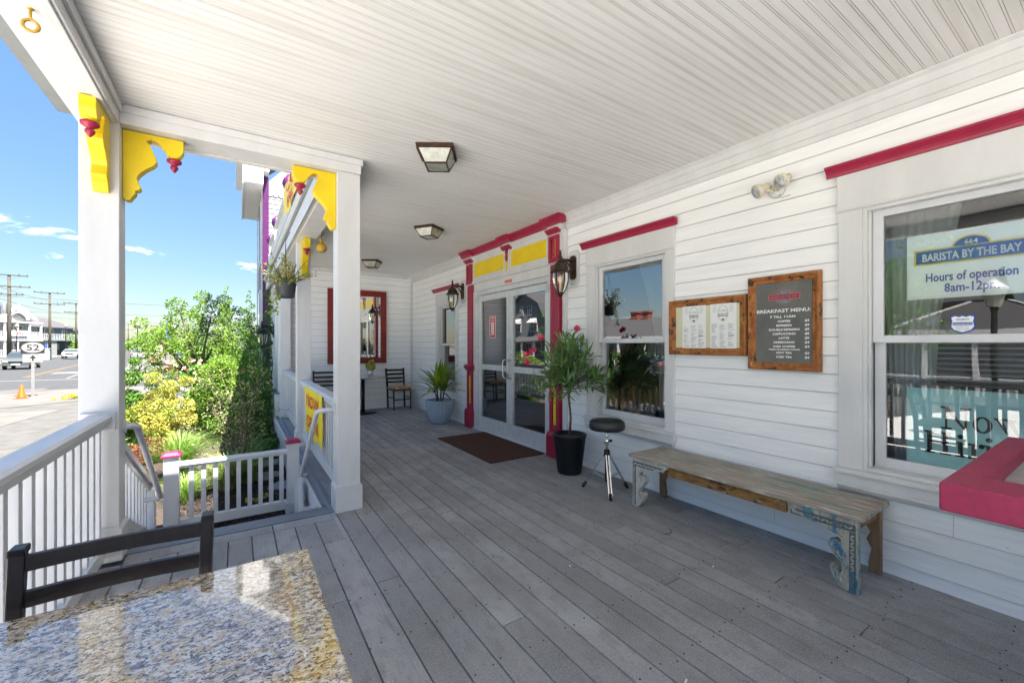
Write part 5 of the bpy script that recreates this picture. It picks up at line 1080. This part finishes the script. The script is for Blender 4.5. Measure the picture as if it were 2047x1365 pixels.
# houses
def house(name, label, loc, rz, wd, dp, h, rf, wall, wins, ridge='x', over=.5, porch=None, roofm='roof', extra=None, gam=False, chim=()):
    """front faces local +x; wd along y, dp along x, ridge 'x' = gable to the street"""
    t = root(name, label, 'house', loc, None, local=True); t.rotation_euler = (0, 0, rz); b = MB(); a = wd/2
    if ridge == 'x':
        top = [(-a, h), (-a*.62, h+rf*.62), (0, h+rf), (a*.62, h+rf*.62), (a, h)] if gam else [(-a, h), (0, h+rf), (a, h)]
        b.prism([(-a, 0)]+top+[(a, 0)], 'yz', -dp, 0)
    else: b.prism([(-dp, 0), (-dp, h), (-dp/2, h+rf), (0, h), (0, 0)], 'xz', -a, a)
    b.build('wall', wall, t); b = MB()
    pts = [(p[0]*1.04, p[1]) for p in top] if ridge == 'x' else [(-dp-over, h-rf*2*over/dp), (-dp/2, h+rf), (over, h-rf*2*over/dp)]
    if ridge == 'x': pts = [(pts[0][0]-over*.7, pts[0][1]-.45)]+pts[1:-1]+[(pts[-1][0]+over*.7, pts[-1][1]-.45)]
    for p, q in zip(pts, pts[1:]):
        P = [(p[0], p[1]+.03), (q[0], q[1]+.03), (q[0], q[1]+.22), (p[0], p[1]+.22)]
        b.prism(P, 'yz' if ridge == 'x' else 'xz', *((-dp-over, over) if ridge == 'x' else (-a-over, a+over)))
    ro = b.build('roof', roofm, t)
    for cx, cy, hh in chim: b = MB(); b.box(cx-.35, cx+.35, cy-.35, cy+.35, h, h+rf+hh); b.box(cx-.42, cx+.42, cy-.42, cy+.42, h+rf+hh, h+rf+hh+.15); b.build('chimney', 'redbrick', ro)
    for (side, u, z, ww, hh) in wins:
        b = MB(); f = .06; c = MB()
        if side == 'f': b.box(0, .07, u-ww/2-f, u+ww/2+f, z-f, z+hh+f); b2 = (.071, .08, u-ww/2, u+ww/2, z, z+hh); bars = (.08, .095, u-.02, u+.02, z, z+hh), (.08, .0949, u-ww/2, u+ww/2, z+hh/2-.025, z+hh/2+.025)
        else: b.box(u-ww/2-f, u+ww/2+f, -a-.07, -a, z-f, z+hh+f); b2 = (u-ww/2, u+ww/2, -a-.08, -a-.071, z, z+hh); bars = (u-.02, u+.02, -a-.095, -a-.08, z, z+hh), (u-ww/2, u+ww/2, -a-.0949, -a-.08, z+hh/2-.025, z+hh/2+.025)
        for q in bars: b.box(*q)
        o = b.build('window', 'white', t); c.box(*b2); c.build('pane', 'darkwin', o)
    if porch:
        for (z, d, rail) in porch:
            b = MB(); b.box(.01, d, -a, a, z-.2, z); b.box(.01, d, -a, -a+.01+a*2, z+2.55, z+2.75)
            for k in range(5): y = -a+.15+(wd-.3)*k/4; b.box(d-.3, d-.1, y-.1, y+.1, z, z+2.55)
            if rail:
                b.box(d-.24, d-.16, -a, a, z+.95, z+1.02)
                for k in range(int(wd/.28)): y = -a+.14+.28*k; b.box(d-.22, d-.18, y-.03, y+.03, z, z+.95)
            b.build('porch', 'white', t)
    if extra: extra(t)
    return t
def h1x(t):
    b = MB(); b.prism([(-3.6, 6.4), (0, 8.9), (3.6, 6.4), (3.1, 6.4), (0, 8.3), (-3.1, 6.4)], 'yz', 2.0, 2.3); P = [(1.9*math.cos(a), 6.3+1.5*math.sin(a)) for a in np.linspace(0, math.pi, 13)]; b.prism(P+[(p*.8, 6.3+(q-6.3)*.8) for p, q in P[::-1]], 'yz', 2.0, 2.25); b.build('gable_arch', 'white', t)
    b = MB(); b.box(2.32, 2.36, -1.4, 1.4, 3.6, 4.5); b.text('W3', (2.38, 0, 3.75), (0, 1, 0), UP, .8, m=1, bold=.03); b.build('red_sign', ['paper', 'printred'], t)
house('white_house', 'white balconied house with tall gable behind the nearest utility pole', (-33.0, 105.5, G+.1), R(-22), 9, 12, 6.3, 2.6, 'whitesiding', [('f', -2.5, .8, 1.4, 1.6), ('f', 2.5, .8, 1.4, 1.6), ('f', -2.5, 3.9, 1.4, 1.5), ('f', 2.5, 3.9, 1.4, 1.5), ('s', -3, 3.8, 1.2, 1.5), ('s', -8, 3.8, 1.2, 1.5)], porch=[(.25, 2.2, True), (3.3, 2.2, True)], extra=h1x)
def h2x(t):
    b = MB(); b.box(.02, 2.6, -6, 6, 2.9, 3.2); b.box(.02, 2.4, -6, -2.2, .0, 2.9); b.build('lower_bay', 'whitesiding', t); b = MB(); b.box(2.42, 2.46, -5.6, -4.7, .2, 2.3); b.build('front_door', 'blue', t)
    b = MB()
    for k in range(30): b.box(2.5, 2.54, -5.8+.4*k, -5.74+.4*k, 3.2, 4.1)
    b.box(2.49, 2.55, -6, 6, 4.1, 4.18); b.build('balcony_rail', 'alu', t)
house('blue_house', 'blue grey two storey house with a balcony beyond the white one', (-31.5, 121, G+.1), R(-18), 12, 10, 5.6, 1.9, 'bluesiding', [('f', -4, 3.7, 1.0, 1.5), ('f', -.5, 3.4, 2.0, 1.9), ('f', 3.5, 3.7, 1.2, 1.4), ('s', -3, 3.8, 1.3, 1.3), ('s', -7, 3.8, 1.3, 1.3), ('f', 1.2, .5, 1.6, 1.8)], ridge='y', extra=h2x)
def h3x(t):
    for z in (2.0, 3.9): b = MB(); b.box(.02, .1, -7.5, 2, z, z+.9); b.build('window_band', 'darkwin', t)
    b = MB(); b.box(.1, 3.4, -3, 8, 2.9, 3.2); b.build('canopy', 'whitesiding', t)
house('flat_building', 'low grey flat roofed building beyond the blue grey house', (-33.5, 141, G+.1), R(-14), 18, 12, 5.4, .15, 'greysiding', [('f', 5, .4, 2.4, 2.0)], ridge='y', extra=h3x)
def gamx(t):
    b = MB(); b.prism([(.05, 3.1), (2.6, 2.5), (2.6, 2.65), (.05, 3.35)], 'xz', -5.4, 5.4); b.build('porch_roof', 'roof', t)
    b = MB()
    for k in range(5): y = -5.0+2.5*k; b.box(2.2, 2.4, y-.1, y+.1, 0, 2.5)
    b.box(2.25, 2.35, -5, 5, .8, .88)
    for k in range(46): b.box(2.27, 2.33, -5+.22*k, -4.95+.22*k, .1, .8)
    b.build('porch', 'white', t)
    for y in (-1.9, 1.9): b = MB(); b.prism([(.08, 5.75), (.75, 5.2), (.75, 5.1), (.08, 5.1)], 'xz', y-.8, y+.8); b.build('awning', 'white', t)
house('gambrel_house', 'grey shingled gambrel roofed house reflected in the right door leaf', (-26, 46.5, G), 0, 10.6, 11, 4.6, 4.6, 'greysiding', [('f', -1.0, 6.2, .9, 1.2), ('f', 1.0, 6.2, .9, 1.2), ('f', -1.9, 4.0, 1.4, 1.4), ('f', 1.9, 4.0, 1.4, 1.4), ('f', -3.0, .9, 1.2, 1.5), ('f', -.8, .9, 1.2, 1.5), ('f', 2.8, .9, 1.6, 1.5)], gam=True, extra=gamx)
house('chimney_house', 'grey roofed cottage with two brick chimneys reflected in the middle window', (-25, 27.5, G), 0, 12, 9, 2.8, 2.1, 'whitesiding', [('f', -3.6, .9, 1.5, 1.4), ('f', 0, .9, 1.3, 1.4), ('f', 3.6, .9, 1.5, 1.4)], ridge='y', porch=[(.25, 1.8, True)], chim=((-4.4, 1.6, .7), (-4.4, 2.9, .7)))
house('yellow_house', 'cream yellow house with green shutters reflected in the wide window', (-25.5, 10, G), 0, 10, 8, 4.6, 2.0, 'yellowsiding', [('f', -3.6, 2.6, 1.0, 1.4), ('f', -1.6, 2.6, 1.0, 1.4), ('f', .6, 2.6, 1.0, 1.4), ('f', -3.6, .5, 1.0, 1.4), ('f', -1, .5, 1.0, 1.4)], ridge='y')
t = root('porch_pavilion', 'white posted pavilion with a grey hipped roof reflected in the wide window', 'pavilion', (-20, 4.2, G), local=True); b = MB(); q, zt = 2.6, 4.1
b.add([(-q, -q-1.2, 2.75), (q, -q-1.2, 2.75), (q, q, 2.75), (-q, q, 2.75), (0, 0, zt), (0, -1, zt)], [(0, 1, 5), (1, 2, 4, 5), (2, 3, 4), (3, 0, 5, 4), (0, 3, 2, 1)]); b.build('roof', 'roof', t)
b = MB()
for p, c in (((q, -q-1.2), (0, -1)), ((q, q), (0, 0))): b.bar((p[0], p[1], 2.80), (c[0], c[1], zt+.04), .10, .07)
b.bar((q, -q-1.2, 2.78), (q, q, 2.78), .16, .2); b.build('white_trim', 'white', t)
for k, y in enumerate((-3.7, -2.1, -.5, 1.0, 2.5)): b = MB(); b.box(q-.2, q-.04, y-.08, y+.08, 0, 2.7); b.build('post', 'white', t)
b = MB(); b.box(q-.16, q-.08, -3.7, 2.5, .9, .98)
for k in range(30): b.box(q-.14, q-.1, -3.65+.21*k, -3.6+.21*k, .1, .9)
b.build('balustrade', 'white', t); b = MB(); b.box(-q, q-.3, -3.6, 2.5, 0, 2.7); b.build('back_wall', 'whitesiding', t)

# ================================================================== PLANTS AND TREES
def plant(name, label, loc, cat, clumps, nleaf, size, m, seed, trunk=None, asp=.5, group=None, extra=None, up=.3, tw=.03, core=True, limbs=0):
    t = root(name, label, cat, loc, group, local=True); rng = random.Random(seed); b = MB()
    leaves(b, clump_pts(clumps), nleaf, size, rng, asp=asp, up=up); b.build('foliage' if not trunk or trunk < .6 else 'crown', m, t)
    if trunk:
        w_ = MB(); w_.tube([(0, 0, 0), (.03*trunk, .01, trunk*.5), (0, .02, trunk)], [tw, tw*.8, tw*.65], 8)
        for x, y, z, r in clumps[:limbs or 9]: w_.tube([(0, .01, trunk*rng.uniform(.55, .95)), (x*.5+rng.gauss(0, .04), y*.5, (trunk+z)/2), (x, y, z+r*.3)], [tw*.5, tw*.3, tw*.1], 5)
        w_.build('stem' if trunk < .6 else 'trunk', 'bark', t)
    return t
def blob(rng, n, rx, ry, z0, z1, r, shape=lambda q: 1):
    o = []
    for _ in range(n):
        q = rng.random(); a = rng.uniform(0, 6.28); k = math.sqrt(rng.random())*shape(q); o.append((rx*k*math.cos(a), ry*k*math.sin(a), z0+(z1-z0)*q, r*rng.uniform(.6, 1.15)))
    return o
rg = random.Random(31)
GB = -.5
plant('garden_tree', 'loose light green garden tree rising against the sky behind the beds', (-1.0, 15.6, G), 'tree', [(-.9, -.3, 2.35, .55), (-.3, 0, 2.9, .6), (.35, .1, 3.25, .55), (.9, 0, 3.1, .5), (-1.15, 0, 1.7, .40), (-1.35, .2, 2.9, .22), (.2, -.3, 2.2, .75), (1.0, -.2, 2.3, .6), (-.5, -.2, 3.45, .28), (.1, .0, 3.72, .25), (.65, 0, 3.65, .22), (1.45, .1, 2.6, .4), (-.7, .1, 1.2, .6), (.5, 0, 1.3, .8), (-1.6, .1, 2.25, .2), (1.5, 0, 1.7, .5)], 13000, .078, 'leaflight', 1, trunk=1.6, tw=.09)
def spire(h, r0, n, rng):
    o = []
    for k in range(n):
        q = k/(n-1); r = r0*(1-q)**.75+.03; a = k*2.4; o.append((r*.55*math.cos(a), r*.55*math.sin(a), .15+(h-.2)*q, max(.05, r*.72)))
    return o
rj = random.Random(77)
plant('juniper', 'tall dark green conifer with pointed top nearest the wing wall', (.20, 10.7, GB), 'conifer', spire(3.08, .42, 30, rj), 9500, .055, 'leaf', 2, trunk=.5, up=1.6, asp=.38)
plant('juniper', 'slender green conifer left of the tallest one', (-.24, 11.4, GB), 'conifer', spire(3.22, .46, 30, rj), 9500, .055, 'leaflight', 3, trunk=.5, up=1.6, asp=.38)
plant('juniper', 'lower bushy conifer in front of the two tall ones', (.28, 9.7, GB), 'conifer', spire(2.1, .42, 22, rj), 7000, .05, 'leaf', 33, trunk=.4, up=1.4, asp=.38)
plant('broad_shrub', 'bright green spreading shrub in front of the conifers', (-.32, 9.9, GB), 'shrub', blob(rg, 18, .50, .4, .2, 1.5, .26, lambda q: 1-.4*q), 9500, .05, 'leaflight', 4, trunk=.4)
plant('rose_bush', 'rose bush with pale pink blooms beneath the garden tree', (-.75, 12.6, GB), 'shrub', blob(rg, 12, .5, .4, .3, 1.45, .26), 5000, .06, 'leaf', 5, trunk=.4)
t = bpy.data.objects['rose_bush']; b = MB(); rng = random.Random(6)
for _ in range(26):
    c = (rng.uniform(-.5, .5), rng.uniform(-.6, -.2), rng.uniform(.8, 1.6))
    for _ in range(6): leaves(b, lambda r_: (c[0]+r_.gauss(0, .02), c[1]+r_.gauss(0, .02), c[2]+r_.gauss(0, .02)), 1, .07, rng, asp=.9)
b.build('blossom', mat('pale_pink_petal', (.75, .42, .38), .5), t)
plant('variegated_bush', 'golden yellow variegated bush in full sun beside the steps', (-1.06, 8.9, GB), 'bush', blob(rg, 22, .50, .45, .12, 1.12, .21, lambda q: 1-.35*q)+[(-.1, 0, 1.35, .13), (.33, 0, 1.28, .12), (.1, 0, 1.2, .14)], 13000, .045, 'leafyellow', 7, trunk=.3)
plant('laurel', 'upright glossy green laurel just right of the left post', (-1.50, 9.1, GB), 'bush', [(0, 0, .3, .30), (.03, 0, .65, .28), (0, 0, 1.0, .22), (.02, 0, 1.35, .17), (.08, 0, 1.62, .08)], 5200, .055, 'leaf', 8, trunk=.5)
plant('barberry', 'dark red barberry bush behind the sloping railing', (-1.12, 7.15, GB), 'bush', blob(rg, 12, .24, .32, .12, .62, .15), 3600, .034, 'leafred', 9, trunk=.2)
plant('low_groundcover', 'low dark green plants at the foot of the conifers', (.32, 8.7, GB), 'plant', blob(rg, 14, .32, .6, .05, .32, .14), 2600, .06, 'leafdark', 10)
plant('small_seedling', 'small bright green seedlings on the mulch beside the newel', (.50, 7.7, GB), 'plant', blob(rg, 7, .12, .4, .04, .12, .06), 240, .05, 'leaflight', 12)
plant('golden_seedling', 'yellow green seedling behind the low fence', (.12, 5.85, GB), 'plant', [(0, 0, .05, .05), (.14, .05, .06, .05), (.06, -.05, .05, .04)], 90, .045, 'leafyellow', 13)
plant('wall_vine', 'green vine climbing the wing wall beside the conifer', (.62, 11.8, GB), 'vine', [(.04*math.sin(k*2.3), -.05*(k % 3), .4+.17*k, .08) for k in range(17)]+[(.02, -.4, 2.2, .07), (0, -.5, 2.5, .06)], 1300, .06, 'leaf', 14, trunk=2.8, tw=.014)
# grasses
def grass(label, loc, n, h, spread, seed, m='grass'):
    t = root('ornamental_grass', label, 'grass clump', loc, 'ornamental grasses in the bed', local=True); rng = random.Random(seed); b = MB()
    for _ in range(n):
        a = rng.uniform(0, 6.28); r0 = rng.uniform(0, .09); lean = rng.uniform(.2, 1.0)*spread; hh = h*rng.uniform(.6, 1.1)*(1-.25*lean/spread); wd = rng.uniform(.0035, .0075); d = Vector((math.cos(a), math.sin(a), 0)); s_ = Vector((-math.sin(a), math.cos(a), 0)); V = []
        for i in range(7):
            q = i/6; c = d*(r0+lean*q**1.6)+Vector((0, 0, hh*(q*1.25-.55*q**2.6))); V += [c-s_*wd*(1-q*.9), c+s_*wd*(1-q*.9)]
        b.add(V, [(2*i, 2*i+1, 2*i+3, 2*i+2) for i in range(6)])
    b.build('blades', m, t); return t
grass('arching green grass clump left of the twiggy shrub', (-.70, 7.6, GB), 900, .92, .62, 1); grass('striped grass clump directly behind the low fence', (-.12, 6.55, GB), 620, .74, .48, 2, 'leafpale'); grass('fine grass clump right behind the fence middle', (.08, 7.45, GB), 480, .72, .5, 3); grass('small grass clump behind the fence at the left newel', (-.52, 6.35, GB), 300, .5, .35, 4); grass('soft green grass clump between the twiggy shrub and the striped grass', (.12, 6.75, GB), 420, .60, .42, 6)
t = root('twiggy_shrub', 'sparse twiggy shrub with dusty leaves standing over the grasses', 'shrub', (.02, 7.1, GB), local=True); rng = random.Random(15); b = MB(); lb = MB()
for k in range(18):
    a = rng.uniform(0, 6.28); sp = rng.uniform(.2, .85); h_ = rng.uniform(.85, 1.55); P = [Vector((.03*math.cos(a), .03*math.sin(a), 0))]
    for i in range(1, 7): q = i/6; P.append(Vector((sp*math.cos(a)*q**1.3+rng.gauss(0, .02), sp*math.sin(a)*.7*q**1.3+rng.gauss(0, .02), h_*q**.9)))
    b.tube(P, [.009, .008, .007, .006, .004, .003, .002], 5)
    for i in range(2, 7):
        for _ in range(3):
            d = Vector((rng.gauss(0, 1), rng.gauss(0, 1), rng.gauss(.2, .5))).normalized()*rng.uniform(.07, .2); b.tube([P[i], P[i]+d], [.003, .0015], 4); e = P[i]+d
            leaves(lb, lambda r_: (e.x+r_.gauss(0, .03), e.y+r_.gauss(0, .03), e.z+r_.gauss(0, .025)), 5, .036, rng, asp=.5)
b.build('twigs', mat('pale_twig', (.13, .105, .075), .9), t); lb.build('foliage', 'leafpale', t)
# hanging flower pot by the far post
t = root('hanging_plant', 'trailing yellow green plant in a grey hanging pot beside the post', 'hanging plant', (.50, 5.95, 1.98), local=True)
b = MB(); b.lathe([(.085, 0), (.10, .02), (.12, .17), (.13, .18), (.125, .19), (.10, .16)], (0, 0, 0), 18); b.build('pot', mat('dark_grey_pot', (.06, .07, .08), .5), t)
b = MB(); b.tube([(0, -.12, .18), (0, 0, .72), (0, .12, .18)], .003, 5); b.tube([(0, 0, .72), (.05, 0, .84)], .004, 5); b.build('hanger', 'wire', t)
rng = random.Random(17); b = MB(); w_ = MB()
for k in range(34):
    a = rng.uniform(0, 6.28); e = rng.uniform(.2, 1.4); l_ = rng.uniform(.2, .42); d = Vector((math.cos(a)*math.cos(e), math.sin(a)*math.cos(e), math.sin(e))); p1 = Vector((0, 0, .16))+d*l_; w_.tube([(0, 0, .15), p1], .003, 4)
    leaves(b, lambda r_: tuple(Vector((0, 0, .16)).lerp(p1, r_.uniform(.3, 1.05))+Vector((r_.gauss(0, .015),)*3)), 16, .045, rng, asp=.45, outward=(0, 0, 0))
for k in range(8):
    a = rng.uniform(2.0, 4.4); P = [Vector((.11*math.cos(a), .11*math.sin(a), .18)), Vector((.17*math.cos(a), .17*math.sin(a), .05)), Vector((.18*math.cos(a), .18*math.sin(a), -.22))]; leaves(b, lambda r_: tuple(P[0].lerp(P[2], r_.random())+Vector((r_.gauss(0, .02), r_.gauss(0, .02), 0))), 14, .045, rng)
b.build('foliage', 'leafyellow', t); w_.build('stem', 'bark', t)
# hedges, street trees and far greenery
def hedge(label, x0, x1, y0, y1, z0, z1, n, seed, m='leaflight', size=.14):
    t = root('hedge', label, 'hedge', ((x0+x1)/2, (y0+y1)/2, z0), None); rng = random.Random(seed); b = MB()
    cx, cy, cz = (x0+x1)/2, (y0+y1)/2, z0
    for _ in range(n):
        while True:
            u, v, q = rng.uniform(-1, 1), rng.uniform(-1, 1), rng.uniform(0, 1)
            if .55 < (abs(u)**4+abs(v)**4+q**4) < 1.1: break
        leaves(b, lambda r_: (cx+u*(x1-x0)/2, cy+v*(y1-y0)/2, cz+q*(z1-z0)*(1+.12*math.sin(u*5+v*9))), 1, size, rng)
    b.build('foliage', m, t); return t
hedge('clipped round green hedge in the brick planter', -4.6, -2.0, 43, 46.5, G+.2, .25, 4200, 1); hedge('taller green hedge farther back in the planter', -5.0, 1, 50, 58, G+.2, .9, 3200, 2, size=.2)
hedge('long green hedge in front of the cottage across the street', -22.8, -22, 21, 34, G, .5, 3000, 3, 'leaf', .2)
def tree(label, loc, h, r, seed, m='leaf', n=1500, size=.28, group='street trees'):
    rng = random.Random(seed); cl = [(r*.7*math.cos(a)*rng.uniform(.3, 1), r*.7*math.sin(a)*rng.uniform(.3, 1), h-r+rng.uniform(-.6, .6)*r, r*rng.uniform(.35, .6)) for a in np.linspace(0, 6.2, 12)]
    return plant('street_tree', label, loc, 'tree', cl, n, size, m, seed, trunk=h-r, tw=.05*r+.05, group=group)
tree('green street tree beside the low flat building', (-27.0, 121, G), 5.4, 2.6, 41, 'leaflight', 1600, .32)
tree('leftmost small tree of the distant row on the pavement', (-13.6, 104, G), 5.0, 2.3, 42, 'leaflight'); tree('second small tree of the distant pavement row', (-10.8, 92, G), 5.2, 2.3, 43, 'leaflight'); tree('third small tree of the distant pavement row', (-9.6, 80, G), 5.4, 2.5, 44, 'leaflight', 2200, .24)
tree('dark green tree past the distant parked cars', (-22, 150, G), 5.2, 3, 45, 'leafdark'); tree('broad tree behind the planted bed', (-4.5, 64, G), 4.8, 2.6, 46, 'leaf', 2200, .24)
tree('tree opposite the wide window and mirrored in it', (-10.2, 4.6, G), 5.6, 1.9, 47, 'leaf', 3600, .13); tree('tree between the two houses across the street', (-24.5, 37, G), 7.5, 2.6, 48, 'leaf', 2400, .24)
tree('tree beside the cream yellow house across the street', (-22.5, 15.5, G), 5.2, 2.0, 49, 'leafdark', 2200, .2)
hedge('distant line of green treetops at the end of the street', -60, -20, 230, 240, G, 3.2, 2600, 5, 'leafdark', 1.0)
hedge('low green hedge at the foot of the flat building', -30, -27.5, 124, 131, G, .4, 900, 6, 'leaf', .3)
plant('marigold_patch', 'patch of orange and yellow flowers on the verge right of the route sign', (-5.75, 24.6, G+.03), 'flowers', blob(rg, 14, .6, .35, .03, .14, .09), 700, .07, mat('orange_flower', (.75, .38, .03), .6, (.35, .42, .05), 6, island=.3), 16)
g = MB(); g.add([(-90, -20, G+.003), (-17.6, -20, G+.003), (-18.6, 33, G+.003), (-90, 33, G+.003)], [(0, 1, 2, 3)]); struct(g.build('lawn', mat('mown_lawn', (.05, .11, .02), .95, (.09, .15, .035), 1.2, .4, 30)))
